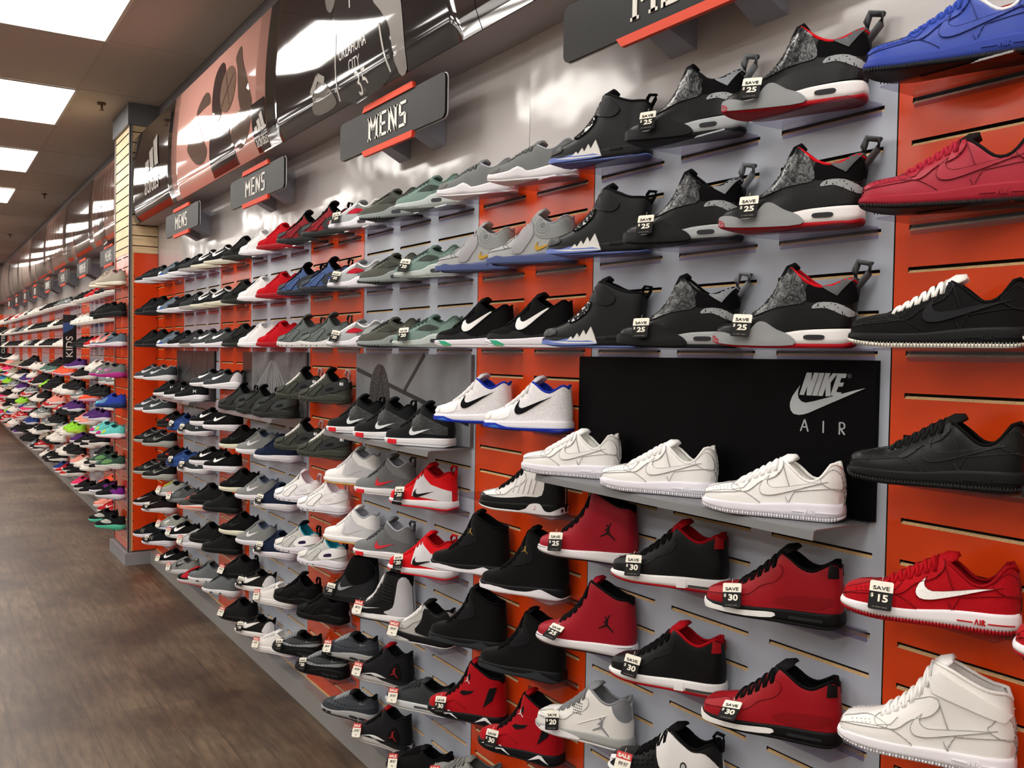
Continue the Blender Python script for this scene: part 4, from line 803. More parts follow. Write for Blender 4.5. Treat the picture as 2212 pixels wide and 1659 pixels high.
ST = {
 'af1_white': af1(WHT, '#e7e5ee', desc='white leather low-top', sil='low'),
 'af1_blue': af1('#3a4fa8', '#33469c', '#17171b', lin_='#dfe0e6', desc='royal blue leather low-top with black outsole', ov=[]),
 'af1_red': af1('#a32739', '#9b2232', '#161314', lin_='#1a1718', desc='crimson leather low-top with black outsole', ton='#1a1718'),
 'af1_bw': af1('#131314', '#1b1b1d', '#e6e2d6', sw='#232427', lace='#f0ede4', lin_='#111', kind='suede', rough=.8, desc='black suede low-top with white laces', ton='#e9e6dd') | {'line': '#111112'},
 'af1_black': af1('#1a1b1b', '#191a1a', '#151515', lin_='#101010', desc='all-black leather low-top', rough=.33),
 'af1_rw': af1('#a11019', '#eceaee', '#a8141d', sw='#efece8', lin_='#8f0f16', kind='suede', rough=.75, al='#b3121a', desc='red suede low-top with white swoosh'),
 'af1_high': af1('#efeeeb', '#eceaf0', sil='high', name='high_top_sneaker', desc='white leather high-top with ankle strap', strap=('#f0efec', [[(.535, .50), (.57, .43), (.95, .33), (.985, .375), (.95, .40), (.6, .56)]]), ov=[]),
 'dub_red': dub('#8f9294', '#9e1a24', '#c21722', '#a5151f', 'black patterned high-top with red trim'),
 'dub_grey': dub('#17181a', '#17181a', '#151516', '#17181a', 'black patterned high-top with speckled sole', band='#a9adb0', fin='#8b9096'),
 'spiz': bball('high', '#1b1c1d', '#1d1e20', 'black high-top with jagged blue sole', out='#5f6fa8', kind='leather', rough=.4, lace='none', laces=0, lean=-.03, tab=(BLK, .06, .03),
     ov=[('croc_patch', '#1c1e1f', [sm([(.29, .245), (.33, .225), (.43, .28), (.5, .35), (.505, .42), (.42, .37)], 3)], .016, 'croc', .12), ('toe_bumper', '#252628', [sm([(.0, .1), (.02, .15), (.1, .17), (.17, .16), (.18, .12), (.08, .1)], 3)], .01, 'croc', .5), ('ankle_strap', '#17181a', [sm([(.47, .45), (.52, .57), (.6, .585), (.68, .52), (.76, .44), (.7, .38), (.56, .4)], 3)], .014, 'leather', .4)],
     mo=[('jagged_midsole', '#d9d8d4', [ZIG], .008), ('blue_midsole', '#6b7fc0', [sm([(.02, .03), (.06, .07), (.2, .06), (.34, .085), (.5, .07), (.6, .035), (.3, .02)], 3)], .009), ('side_window', '#0d0d0e', [[(.68, .08), (.8, .08), (.8, .1), (.68, .1)]], .004)]),
 'js_red': bball('mid', '#98131e', '#141415', 'red leather mid-top with black collar', out='#141415', line='#101011', lace='#121213', ton='#1a1a1c', mo=[('toe_midsole', '#e9e8e6', [sm([(-.013, .035), (-.01, .085), (.1, .062), (.3, .055), (.5, .07), (.56, .065), (.54, .035), (.35, .02), (.1, .025)], 2)], .006), ('air_window', '#26282b', [[(.66, .045), (.9, .05), (.9, .07), (.66, .065)]], .005)], ov=[('eyestay', '#94131d', [sm(EYE, 3)], .006), ('toe_cap', '#9c1520', [sm(CAP, 3)], .006), ('wing_print', '#850f18', [sm([(.55, .14), (.6, .19), (.75, .215), (.95, .22), (.9, .15), (.7, .12)], 3)], .005), ('heel_tab', '#111', [[(.92, .36), (.985, .36), (.985, .44), (.93, .46)]], .008)][:3] + [('heel_tab', '#111112', [[(.92, .36), (.985, .36), (.985, .44), (.93, .46)]], .008)]),
 'js_black': bball('mid', '#101112', '#eae9ea', 'black leather mid-top with red lining', out='#a3121c', line='#9c101a', lace='#111112', ton='#a3121c', oheel=.004, mo=[('sole_block', '#e8e6e8', [[(.62, .016), (.7, .02), (.7, .09), (.62, .09)]], .006), ('air_window', '#4a4742', [[(.72, .03), (.95, .035), (.95, .055), (.72, .05)]], .006)], ov=[('eyestay', '#101112', [sm(EYE, 3)], .006), ('toe_cap', '#131415', [sm(CAP, 3)], .006), ('heel_tab', '#a3121c', [[(.92, .36), (.985, .36), (.985, .44), (.93, .46)]], .008), ('wing_print', '#101011', [sm([(.55, .14), (.6, .19), (.75, .215), (.95, .22), (.9, .15), (.7, .12)], 3)], .005)]),
 'j1_red': bball('high', '#981726', '#e7e4e8', 'red leather high-top with black leaping logo', hs=1.1, out='#2a1a1e', line='#121213', lace='#141415', ton='#981726', ov=[('side_logo', '#191314', jumpman(.76, .30, .15), .006), ('toe_cap', '#9e1b2b', [sm([(.01, .11), (.06, .155), (.17, .19), (.2, .13), (.12, .09)], 3)], .005)], mo=[('sole_line', '#3a3436', [stroke((-.01, .082), (.4, .078), .004), stroke((.4, .078), (1, .098), .004)], .004)]),
 'j_white': bball('mid', '#e9e8e4', '#a9aba9', 'white perforated mid-top with grey leaping logo', out='#dcdadc', line='#85878c', lace='#7e8184', ton='#8b8d92', rough=.35, name='mid_top_sneaker', ov=[('side_logo', '#8b8d92', jumpman(.74, .2, .17), .006), ('heel_patch', '#85878e', [sm([(.84, .44), (.86, .34), (.93, .27), (1, .28), (.99, .44), (.93, .47)], 3)], .006), ('perforations', '#4a4b4e', [circ(.44 + .02 * (i % 5), .25 + .022 * (i // 5), .006, 6) for i in range(25)] + [circ(.08 + .022 * (i % 7), .13 + .016 * (i // 7), .0035, 5) for i in range(21)], .003), ('seam', '#f4f3f1', [stroke((.5, .16), (.8, .3), .006)], .006)], mo=[('side_wedge', '#ebe9ee', [sm([(.08, .03), (.16, .075), (.26, .085), (.5, .045), (.5, .02), (.2, .016)], 2)], .01)]),
 'j14': bball('mid', '#17181a', '#e8e8e8', 'black and white mid-top with oval badge', out='#141415', line='#111112', lace='#111112', ton='#111112', ov=[('quarter_overlay', '#e9e8e8', [sm([(.46, .40), (.5, .20), (.6, .13), (.8, .1), (.97, .12), (.99, .28), (.9, .38), (.78, .37), (.68, .42), (.57, .47)], 3)], .009), ('badge', '#1a1a1a', [circ(.72, .24, .03, 14, .04)], .012), ('badge_face', '#b9bcbd', [circ(.72, .24, .019, 12, .027)], .0135), ('perforations', '#060607', [circ(.22 + .045 * (i % 6), .14 + .035 * (i // 6) + .01 * (i % 6), .009, 6) for i in range(18)], .004), ('toe_trim', '#e9e8e8', [sm([(.0, .10), (.02, .14), (.07, .165), (.12, .17), (.08, .14), (.04, .1)], 3)], .006)], mo=[('side_tooth', '#e8e8e8', [[(.1, .05), (.45, .02), (.18, .09)]], .006)], tab=(BLK, .07, .03)),
 'j9': bball('mid', '#ecebe9', '#141415', 'white mid-top with black mudguard and red leaping logo', out='#e4e2e4', line='#151516', lace='#141415', ton='#ecebe9', oheel=.0, ov=[('mudguard', '#151617', [sm([(.0, .09), (.02, .14), (.06, .16), (.2, .135), (.4, .14), (.6, .17), (.8, .2), (.84, .42), (.97, .47), (1, .1), (.5, .07), (.1, .07)], 3)], .007), ('side_ribs', '#dfdedc', [stroke((.45 + .06 * i, .2), (.49 + .06 * i, .36), .012) for i in range(5)], .006)], mo=[('heel_wedge', '#e7e5e9', [sm([(.56, .016), (.62, .05), (.67, .1), (.78, .11), (.84, .05), (.9, .04), (.97, .07), (1.012, .09), (1.0, .016)], 3)], .008), ('sole_logo', '#b01a2c', jumpman(.73, .062, .055), .011)]),
 'wave_gold': bball('high', '#111112', '#17171a', 'black nubuck high-top with white wave sole', out='#e9e7ea', line='#0f0f10', hs=1.14, kind='suede', rough=.9, lace='#111112', ov=[('side_logo', '#a8893a', jumpman(.56, .47, .075), .008), ('eyestay', '#161618', [sm([(.42, .3), (.5, .3), (.66, .38), (.6, .55), (.53, .55), (.47, .42)], 3)], .005)], mo=[('wave_midsole', '#eae8ee', [sm([(-.013, .03), (-.008, .09), (.06, .06), (.2, .07), (.42, .045), (.6, .05), (.72, .085), (.78, .09), (.95, .035), (.98, .02), (.5, .014), (.1, .02)], 3)], .007)]),
 'wave_black': bball('high', '#0f0f10', '#17181a', 'all-black nubuck high-top with dark wave sole', out='#26282b', line='#0d0d0e', hs=1.14, kind='suede', rough=.9, lace='#0f0f10', ov=[('side_logo', '#2b2c2e', jumpman(.56, .47, .075), .008), ('eyestay', '#151517', [sm([(.42, .3), (.5, .3), (.66, .38), (.6, .55), (.53, .55), (.47, .42)], 3)], .005)], mo=[('wave_midsole', '#303338', [sm([(-.013, .03), (-.008, .09), (.06, .06), (.2, .07), (.42, .045), (.6, .05), (.72, .085), (.78, .09), (.95, .035), (.98, .02), (.5, .014), (.1, .02)], 3)], .007)]),
 'wave_red': bball('high', '#a01019', '#17171a', 'red nubuck high-top with white zigzag sole', out='#1b1b1e', line='#141415', hs=1.14, kind='suede', rough=.85, lace='#1a1416', ov=[('side_logo', '#c9c4c4', jumpman(.56, .47, .075), .008), ('ankle_cutout', '#131314', [[(.46, .31), (.52, .29), (.62, .33), (.66, .37), (.58, .35), (.5, .34)], [(.56, .5), (.6, .47), (.6, .55)], [(.78, .2), (.9, .3), (.95, .45), (.86, .43)]], .006), ('seam', '#7d0b12', [stroke((.25, .15), (.4, .22), .006), stroke((.4, .22), (.55, .15), .006)], .006)], mo=[('zigzag', '#eceaee', [[(.1, .06), (.2, .1), (.3, .07), (.34, .1), (.46, .02), (.36, .06), (.3, .045), (.2, .075)], [(.68, .02), (.8, .1), (.84, .1), (.92, .03), (.82, .07)]], .009)]),
 'free_grey': runner('#6f7272', '#e6e3e8', desc='grey knit runner with tall white sole', line='#9a9da6', kind='knit', zs=[(0, .10), (.1, .085), (.3, .1), (.42, .14), (.5, .09), (.7, .11), (1, .16)], toe='#6b6c68'),
 'kyrie_grey': bball('mid', '#a4a6a6', '#5a6488', 'grey mid-top with gold swoosh and ringed ankle', out='#4d5878', line='#9a9ca0', lace='#a9a7a8', laces=3, ov=[('tick_logo', '#c49a33', swoosh(.62, .13, .24, 0, .9), .012, None, .2), ('ankle_rings', '#8f9392', [sm([(.58, .33), (.56, .42), (.6, .49), (.7, .47), (.84, .41), (.95, .44), (.98, .3), (.8, .24), (.66, .26)], 3)], .005)] + [('ring', '#a2a6a6', [circ(.70, .375, r_ + .006, 24), ], .007 + .0012 * j) for j, r_ in enumerate((.09, .065, .04))] + [('ring_gap', '#777b7c', [circ(.70, .375, r_, 24)], .0075 + .0012 * j) for j, r_ in enumerate((.083, .058, .033))] + [('midfoot_strap', '#9a999c', [sm([(.36, .12), (.38, .26), (.46, .36), (.56, .42), (.6, .3), (.52, .18), (.46, .11)], 3)], .011)], mo=[('blue_sole', '#4a5682', [sm([(-.01, .03), (0, .08), (.1, .075), (.18, .095), (.3, .075), (.42, .09), (.6, .07), (.9, .085), (1.01, .08), (1, .02), (.1, .02)], 3)], .006)]),
 'kyrie_black': bball('mid', '#131314', '#e4e0e8', 'black knit basketball shoe with big white swoosh', out='#d9d6dc', line='#0f0f10', lace='#131314', kind='knit', rough=.8, name='basketball_shoe', ov=[sws('#f0eeee', .42, .165, .5, .9, 14, .01), ('lower_panel', '#2b2c2e', [sm([(.02, .1), (.1, .14), (.3, .13), (.42, .17), (.6, .12), (.98, .19), (1, .12), (.6, .09), (.3, .08)], 3)], .008, 'speckle', .5)], mo=[('green_flash', '#2f9f7c', [[(.1, .075), (.2, .07), (.3, .03), (.28, .016), (.18, .02)]], .006), ('yellow_flash', '#a8a53a', [[(.19, .03), (.27, .028), (.27, .016), (.2, .016)]], .008)]),
 'kyrie_white': bball('mid', '#d6d5d8', '#eceaf0', 'white textured basketball shoe with black swoosh', out='#2236a6', line='#2236a6', lace='#eceaea', ton='#c6c5ca', kind='mesh', rough=.5, name='basketball_shoe', ov=[sws('#0f0f12', .42, .155, .44, .8, 10, .01), ('toe_strap', '#dfe6ec', [sm([(.14, .12), (.16, .18), (.3, .25), (.36, .22), (.34, .13), (.2, .1)], 3)], .007), ('toe_cap', '#dbd9d6', [sm([(.0, .11), (.03, .15), (.09, .17), (.13, .14), (.1, .1)], 3)], .006)], mo=[('blue_wave', '#2138ae', [sm([(-.013, .03), (-.01, .08), (.06, .06), (.2, .065), (.34, .03), (.6, .03), (1.0, .045), (1.01, .03), (.5, .014), (.1, .016)], 2)], .006), ('light_window', '#3d7fc0', [[(.1, .03), (.2, .045), (.26, .02), (.16, .016)]], .009)]),
 'am_green': airmax('#5c7069', '#b9c2bf', '#6a7f78', '#3d4a47', '#39403c', 'green grey air-cushioned runner', '#8d9693'),
 'am_olive': airmax('#43453f', '#8c9494', '#4b4d46', '#2c2e2a', '#3a3c37', 'dark olive air-cushioned runner', '#1e1f1e'),
 'am_red': airmax('#6e7070', '#e8e6ee', '#9b9ea0', '#e6e4e6', '#a11b2b', 'grey air-cushioned runner with red flash', '#8b8d90', col='#e9e7ea'),
 'zoom_black': bball('mid', '#17181a', '#e3e2e6', 'black mid-top with white swoosh and red sole block', out='#dedde2', line='#111112', kind='suede', rough=.75, lace='#1a1b1c', ov=[('side_wing', '#25282a', [[(.45, .16), (.47, .44), (.7, .35), (.97, .25), (.97, .15)]], .008, 'marble', .4), ('tick_logo', '#d6dadd', swoosh(.44, .13, .32, 0, .85), .013)], mo=[('red_block', '#d5232d', [[(.12, .016), (.26, .014), (.26, .07), (.12, .07)]], .005)], tab=(BLK, .05, .02)),
 'zoom_red': bball('mid', '#c8141b', '#e6e4e8', 'red and white mid-top with black swoosh', out='#d8202b', line='#9c1016', kind='suede', rough=.6, lace='#c8141b', ov=[('side_wing', '#dddce0', [[(.42, .14), (.47, .44), (.52, .44), (.7, .30), (.98, .24), (.985, .11)]], .008, 'leather', .35), ('tick_logo', '#1a1516', swoosh(.44, .125, .32, 0, .85), .013)], mo=[('black_block', '#1b1a1c', [[(.12, .012), (.28, .012), (.28, .045), (.12, .05)]], .005)], tab=('#c8141b', .07, .03)),
 'zoom_grey': bball('mid', '#6d7071', '#e3e2e4', 'grey mid-top with red swoosh', out='#c9c7ca', line='#a5a9b4', kind='suede', rough=.65, lace='#4a4c4e', ov=[('side_wing', '#65686a', [[(.42, .14), (.47, .44), (.52, .44), (.7, .30), (.98, .24), (.985, .11)]], .008, 'leather', .5), ('tick_logo', '#c9323a', swoosh(.44, .125, .34, 0, .85), .013)], mo=[('red_block', '#d5232d', [[(.12, .012), (.26, .012), (.26, .06), (.12, .06)]], .005)], tab=('#4c4e51', .06, .03)),
 'zoom_white': bball('mid', '#e6e5e4', '#ecebec', 'white mid-top with gum sole', out='#d2a24e', line='#a9acb5', kind='suede', rough=.6, lace='#e2e1e0', ov=[('side_wing', '#cfd0d4', [[(.42, .14), (.47, .44), (.52, .44), (.7, .30), (.98, .24), (.985, .11)]], .008, 'leather', .4), ('tick_logo', '#c2c4c6', swoosh(.44, .125, .34, 0, .85), .013)]),
 'bw_low': bball('mid', '#aeaeab', '#1a1b1d', 'grey and black mid-top with white laces', out='#c9cbcd', line='#141415', lace='#e6e5e2', ton='#1a1b1c', name='mid_top_sneaker', ov=[('ankle_panel', '#161719', [sm([(.5, .14), (.58, .3), (.62, .45), (.8, .4), (.95, .45), (.99, .14)], 3)], .008)], mo=[('white_wave', '#cfd0d2', [sm([(.08, .03), (.14, .075), (.3, .06), (.42, .03), (.2, .016)], 2)], .006)], zs=[(0, .10), (.2, .12), (.5, .10), (.7, .10), (1, .11)]),
 'hyper': bball('sock', '#17181a', '#e2e1e4', 'black and white high-top with ribbed ankle', out='#141415', line='#111112', lace='#d9d8da', ov=[('heel_shell', '#c9c9ce', [sm([(.6, .13), (.75, .22), (.8, .42), (.84, .6), (.98, .6), (1, .12)], 3)], .009), ('ankle_ribs', '#0b0b0c', [stroke((.56, .3 + .045 * i), (.74, .28 + .045 * i), .014) for i in range(6)], .008), ('tick_logo', '#c9cacc', swoosh(.22, .14, .3, 0, .4), .008)], mo=[('white_zigzag', '#e8e7ea', [[(0, .03), (0, .09), (.1, .07), (.2, .09), (.3, .06), (.4, .09), (1, .1), (1, .04), (.3, .035), (.2, .05), (.1, .03)]], .004)]),
 'sock': bball('sock', '#2a2b2d', '#1d1e20', 'black high sock-collar shoe with grey swoosh', out='#232426', line='#0e0e0f', kind='knit', rough=.85, lace='#1c1d1f', ov=[('sock_collar', '#101011', [sm([(.44, .42), (.52, .6), (.6, .63), (.8, .63), (.97, .6), (.98, .4), (.8, .3), (.6, .27)], 3)], .005), ('tick_logo', '#8f9396', swoosh(.36, .15, .3, 0, 1.0), .009)]),
 'flex_grey': runner('#35383a', '#c9ced0', desc='charcoal knit runner with pale sole', line='#141415', kind='knit', zs=[(0, .085), (.3, .10), (.6, .1), (1, .12)], tabx=None) if False else runner('#35383a', '#c9ced0', desc='charcoal knit runner with pale sole', line='#141415', kind='knit', zs=[(0, .085), (.3, .10), (.6, .1), (1, .12)], mo=[('air_window', '#3f4346', [[(.5, .05), (.75, .06), (.75, .08), (.5, .075)]], .004)]),
 'red_toe': bball('mid', '#17171a', '#c6c4c4', 'black shoe with red toe and red leaping logo', out='#b9b6b4', line='#1b1b1d', kind='suede', rough=.7, lace='#131314', ton='#8f141c', name='mid_top_sneaker', ov=[('toe_cap', '#a9151d', [sm([(.0, .1), (.03, .15), (.1, .175), (.2, .2), (.24, .15), (.23, .1), (.1, .08)], 3)], .007), ('heel_clip', '#0d0d0e', [sm([(.7, .14), (.74, .25), (.84, .33), (.9, .2), (.86, .12)], 3)], .009, 'leather', .15), ('side_logo', '#a3222a', jumpman(.79, .21, .13), .012)], zs=[(0, .09), (.2, .085), (.45, .13), (.7, .09), (1, .09)], mo=[('upper_foam', '#1b1b1e', [sm([(.02, .09), (.2, .08), (.4, .12), (.6, .07), (1, .05), (1.005, .1), (.6, .1)], 2)], .003)]),
 'am95_grey': am95('#3a3d42', '#3c4046', '#34383d', '#40444a', '#a4a5a6', 'slate grey suede runner with air pods'),
 'am95_black': am95('#17181a', '#3d4042', '#141517', '#8d9194', '#161718', 'black and grey banded runner'),
 'low_black': runner('#141415', '#18191a', desc='black low runner', line='#0e0e0f', out='#111112', kind='knit'),
 'grey_hiker': runner('#4b4e50', '#7d8082', desc='dark grey runner with white stripes', ov=[('stripe', '#8d9093', [stroke((.2 + .08 * i, .13), (.3 + .08 * i, .26), .012) for i in range(4)], .007)]),
 'hu_red': huar('#7c2229', '#2c2f2f', '#36393a', ton='#141415', lace='#151516', toe='#3d3f40', hole='#8e1a24', desc='burgundy and black strapped runner', tab=('#141415', .1, .03)),
 'hu_blue': huar('#42557f', '#30333a', '#363a3f', ton='#0f1014', lace='#121317', toe='#3b3f47', hole='#24408c', desc='blue and black strapped runner', tab=('#111216', .1, .03)),
 'hu_grey': huar('#5d6462', '#dfdedc', '#5a605f', ton='#4a504f', lace='#4c5251', hole='#2f3333', desc='grey strapped runner with white sole', tab=('#4b504f', .1, .03)),
 'hu_piping': huar('#3a3c36', '#3f4139', '#303233', ton='#151516', lace='#d9d7d2', toe='#3b3d38', desc='dark olive strapped runner with white laces', tab=('#b9a6ab', .12, .02), ov=[('heel_lettering', '#e6e5e6', xf([stroke((0, 0), (0, 1), .3), stroke((0, 1), (.6, 0), .3), stroke((.6, 0), (.6, 1), .3), stroke((1.1, 0), (1.1, 1), .3)], .91, .27, .035, .045), .0155)]),
 'hu_black': huar('#2b2d2b', '#2e302e', '#3c3f3f', ton='#131314', lace='#232524', desc='charcoal strapped runner', tab=('#161718', .1, .02)),
 'hu_white': huar('#e9e7e6', '#e8e6ee', '#dcdade', ton='#d9cfd6', lace='#e6e4e2', hole='#cfcdd0', desc='all-white strapped runner', tab=('#dccdd4', .1, .02)),
 'hu_teal': huar('#b5b7b4', '#e6e4ec', '#e4e2e8', ton='#1f7f96', lace='#a9aaa8', toe='#c9c8c2', hole='#2b2440', desc='grey and teal strapped runner', tab=('#15151b', .1, .02)) | {'ton': '#17171d'},
 'hu_allblack': huar('#131314', '#161617', '#101011', ton='#0e0e0f', lace='#111112', desc='all-black strapped runner', tab=('#101011', .1, .02)),
 'ro_red': roshe('#b3141f', '#9f1b26', desc='all-red knit slip runner'),
 'ro_white': roshe('#e6e5e6', '#e9e7ec', desc='white knit runner'),
 'ro_dark': roshe('#222322', '#2e2f2c', sw='#141415', desc='charcoal knit runner with dark sole'),
 'ro_navy': roshe('#1b2338', '#e2dfe6', desc='navy knit runner with white sole'),
 'ro_grey': roshe('#7e8080', '#e6e4ea', sw='#d3d2d4', line='#5a6278', desc='grey knit runner with pale swoosh'),
 'ro_cream': roshe('#121213', '#e5e2cc', sw='#26282a', desc='black knit runner with cream sole'),
 'co_white': runner('#e6e3df', '#ebe8e8', desc='white leather low runner', kind='leather', rough=.4, zs=[(0, .08), (.5, .1), (1, .12)]),
 'co_bw': runner('#151516', '#e9e6e4', sw='#efedeb', swp=(.28, .125, .5, 1.0, 2, .008), desc='black low runner with large white swoosh', line='#111112', heel='#e3e2e4', kind='leather', rough=.45, zs=[(0, .07), (.5, .085), (1, .12)]),
 'co_black': runner('#131314', '#151617', desc='black low shoe with pull loop', line='#0e0e0f', kind='suede', sil='rosh', tab=('#121213', .07, .0)),
 'free_bw': runner('#17181a', '#d9d5c4', sw='#e9e8e8', desc='black runner with cream honeycomb sole', line='#cfcccb', lace='#d9d8d6', out='#c9c5b0', swp=(.3, .155, .36, .8, 6, .007), mo=[('sole_seam', '#a9a58f', [stroke((.0, .04), (1, .05), .003)], .002)]),
 'free_gw': runner('#404345', '#e6e4ea', sw='#e9e8ea', desc='charcoal runner with white swoosh', line='#2c2e30', kind='knit', swp=(.3, .16, .38, .8, 6, .006)),
 'vap_bw': runner('#3a3d40', '#e9e6ea', sw='#e9e9ec', heel='#d4ced2', desc='charcoal low shoe with white swoosh and heel', line='#111112', swp=(.3, .17, .36, .85, 4, .007)),
 'ftr_bw': runner('#121213', '#e8e6ec', sw='#edecee', desc='black runner with white swoosh and sole', line='#0e0e0f', kind='knit', swp=(.36, .17, .36, .85, 4, .006), zs=[(0, .085), (.4, .095), (1, .125)]),
 'blk_line': runner('#131414', '#1b1c1b', desc='black knit shoe with grey sole line', kind='suede', line='#0f0f10', sil='rosh', mo=[('sole_line', '#4c4e4c', [sm([(0, .09), (.2, .07), (.4, .08), (.6, .09), (1, .1), (1, .104), (.6, .095), (.4, .085), (.2, .075)], 2)], .003)]),
 'j_grey': runner('#64686a', '#e3e1e4', desc='grey low trainer with split white sole', kind='knit', line='#4b4e50', sil='rosh', mo=[('sole_gap', '#3f4244', [[(.3, .014), (.36, .05), (.42, .014)], [(.56, .014), (.6, .06), (.64, .014)]], .004)], lace='#2e3133'),
 'ua_black': runner('#17181a', '#e4e2e8', desc='black trainer with white curved logo', logo=('#e3e3e6', 'ua', .74, .22, .065), line='#101011', kind='mesh'),
 'ua_charcoal': runner('#2c2e30', '#a9a5a2', desc='charcoal trainer with small white logo', logo=('#d9d9dc', 'ua', .6, .2, .05), line='#151516'),
 'ua_greyblue': runner('#5f6b74', '#e6e4ea', desc='blue grey trainer with white toe', toe='#dfe1e4', logo=('#35548c', 'ua', .45, .19, .05), line='#3b444c', ov=[('blue_flash', '#2a56b0', [sm([(.16, .09), (.22, .12), (.3, .1), (.24, .08)], 3)], .006)]),
 'ua_tag': runner('#2e3336', '#e8e6ec', desc='dark grey trainer with wavy white sole', logo=('#d9d9dc', 'ua', .66, .17, .05), line='#151516', zs=[(0, .09), (.3, .11), (.5, .075), (1, .11)]),
 'ua_blue': runner('#2a4378', '#31508c', desc='blue mesh trainer', line='#1c2c50', logo=('#5f7fb8', 'ua', .6, .2, .05)),
 'ua_red': runner('#161415', '#2b2525', desc='black trainer with red curved logo', logo=('#c4322c', 'ua', .45, .19, .06), line='#101011'),
 'dk_black': runner('#1b1c1e', '#26272a', desc='plain dark runner', line='#111112', kind='knit', sil='rosh'),
 'bl_white': runner('#26292c', '#d6d5da', desc='black runner with thin white sole', line='#131415', kind='knit'),
 'gw_swoosh': runner('#3c4044', '#e6e6ea', sw='#b9bcc0', desc='slate runner with silver swoosh', line='#a9acb0', swp=(.3, .15, .42, .8, 6, .008)),
 'zig_black': runner('#1a1b1c', '#a9aaa4', sw='#7e7f7a', desc='black runner with grey ribs and clear sole', line='#74767a', ov=[('side_ribs', '#6b6c68', [stroke((.22 + .06 * i, .12), (.28 + .06 * i, .24), .006) for i in range(5)], .006)], zs=[(0, .07), (.5, .09), (.7, .14), (1, .15)]),
 'met_black': runner('#1d1718', '#dcd6da', sw='#8f8a88', desc='brown black runner with white sole', line='#111112', swp=(.16, .14, .4, .6, 8, .006)),
 'nb_black': runner('#17181a', '#e2e1ea', desc='black runner with grey letter N', logo=('#7d8078', 'n', .36, .18, .11), line='#111112'),
 'coral': runner('#3d3f3e', '#e6dedc', desc='dark grey runner with coral sole edge', out='#e9a08c', line='#26282a', lace='#d0654c', mo=[('coral_edge', '#ee7a58', [sm([(0, .045), (.02, .09), (.2, .075), (.6, .085), (1, .1), (1, .07), (.5, .05), (.1, .04)], 2)], .004)]),
 'tri_grey': runner('#8e908c', '#e4e2e6', desc='silver runner with orange toe and lime laces', toe='#c96a52', lace='#a8b83a', line='#2a2c2c'),
 'asics': runner('#8d9088', '#e6e5ee', desc='grey runner with crossed white stripes', logo=('#e4e6ee', 'as', .38, .14, .12), line='#17181a', out='#34427a', mo=[('blue_edge', '#3a4a86', [stroke((.0, .07), (1, .1), .016)], .004)]),
 'sw_maroon': runner('#151516', '#e8e6ea', sw='#ecebee', desc='black runner with maroon toe and white swoosh', toe='#7d1620', line='#111112', swp=(.34, .15, .42, .9, 8, .008)),
 'lite_grey': runner('#a9abac', '#e6e5ea', sw='#1c1d1f', desc='light grey runner with dark swoosh', line='#7d7f80', swp=(.45, .15, .3, .9, 6, .008)),
 'red_sole': runner('#191a1c', '#c9c2c4', desc='black mesh shoe with red sole', out='#c8303a', line='#111112', lace='#a8222c', ton='#a8222c', ov=[('red_side', '#a3202a', [sm([(.2, .13), (.3, .24), (.4, .27), (.42, .14)], 3)], .006)]),
 'sh_grey': runner('#7f827f', '#cfcdd0', sw='#26282a', desc='mid grey runner with black swoosh', line='#5c5f5e', swp=(.4, .16, .32, .9, 6, .008), ov=[('stripe', '#6a6d6a', [stroke((.2 + .08 * i, .12), (.26 + .08 * i, .24), .01) for i in range(4)], .006)]),
 'sh_black': runner('#141416', '#c9c2c2', sw='#e3e2e4', desc='black runner with white swoosh and pink toe', toe='#a9a2a2', line='#111112', swp=(.36, .15, .36, .8, 6, .008)),
 # column and far wall
 'tan': runner('#a39a8c', '#e8e2d4', desc='beige knit trainer with white sole', line='#8c6f74', kind='knit', sil='rosh', out='#c9a77c'),
 'w_grey_pink': runner('#5d6b76', '#e3dfe6', sw='#1d2024', desc='slate and coral runner with pink sole', out='#c43a86', toe='#c9c6c8', lace='#e0887e', line='#2c3238', ov=[('coral_vamp', '#d98a80', [sm([(.1, .14), (.2, .2), (.36, .28), (.44, .3), (.4, .14)], 3)], .006)]),
 'w_grey_mag': runner('#6c716e', '#b4348a', sw='#c06aa8', desc='grey runner with magenta sole', out='#b01f80', toe='#a9aca8', line='#3a3d3c'),
 'w_blue': runner('#2c3f9c', '#22386e', desc='bright blue runner with aqua toe', toe='#4cc0c8', out='#1c2c50', line='#23307c', ov=[('aqua_vamp', '#5f86a8', [sm([(.14, .12), (.2, .19), (.4, .28), (.5, .3), (.4, .13)], 3)], .006)]),
 'w_teal': runner('#62bdb8', '#ece6ea', desc='aqua runner with magenta toe', out='#b0466c', toe='#a8206a', line='#34787c', ov=[('magenta_toe', '#a8286c', [sm([(.02, .1), (.06, .145), (.2, .19), (.28, .12), (.15, .09)], 3)], .008), ('lime_flash', '#b6cc52', [sm([(.3, .13), (.36, .2), (.42, .24), (.44, .18), (.36, .12)], 3)], .008)]),
 'w_green': runner('#33483f', '#ddd6d4', desc='dark green runner with light sole', toe='#4c6258', line='#111412', ov=[('green_glint', '#5f8a58', [sm([(.3, .13), (.4, .22), (.6, .26), (.7, .2), (.5, .13)], 3)], .007)], mo=[('green_edge', '#3fae5a', [stroke((.3, .09), (1, .12), .008)], .003)]),  # lighter green patch along the side
 'w_purple': runner('#19181c', '#dcd8e2', desc='black runner with purple heel', heel='#6f1f7c', line='#141416', out='#8da0bc', ov=[('purple_band', '#6b2a78', [sm([(.6, .22), (.75, .28), (.85, .22), (.8, .14)], 3)], .007)]),
 'w_mint': runner('#1b1c1e', '#58bfa0', desc='black runner with mint sole', out='#48b090', line='#111213', ov=[('grey_overlay', '#a4a59e', [sm([(.26, .2), (.4, .26), (.6, .24), (.66, .18), (.5, .15), (.34, .16)], 3)], .007)]),
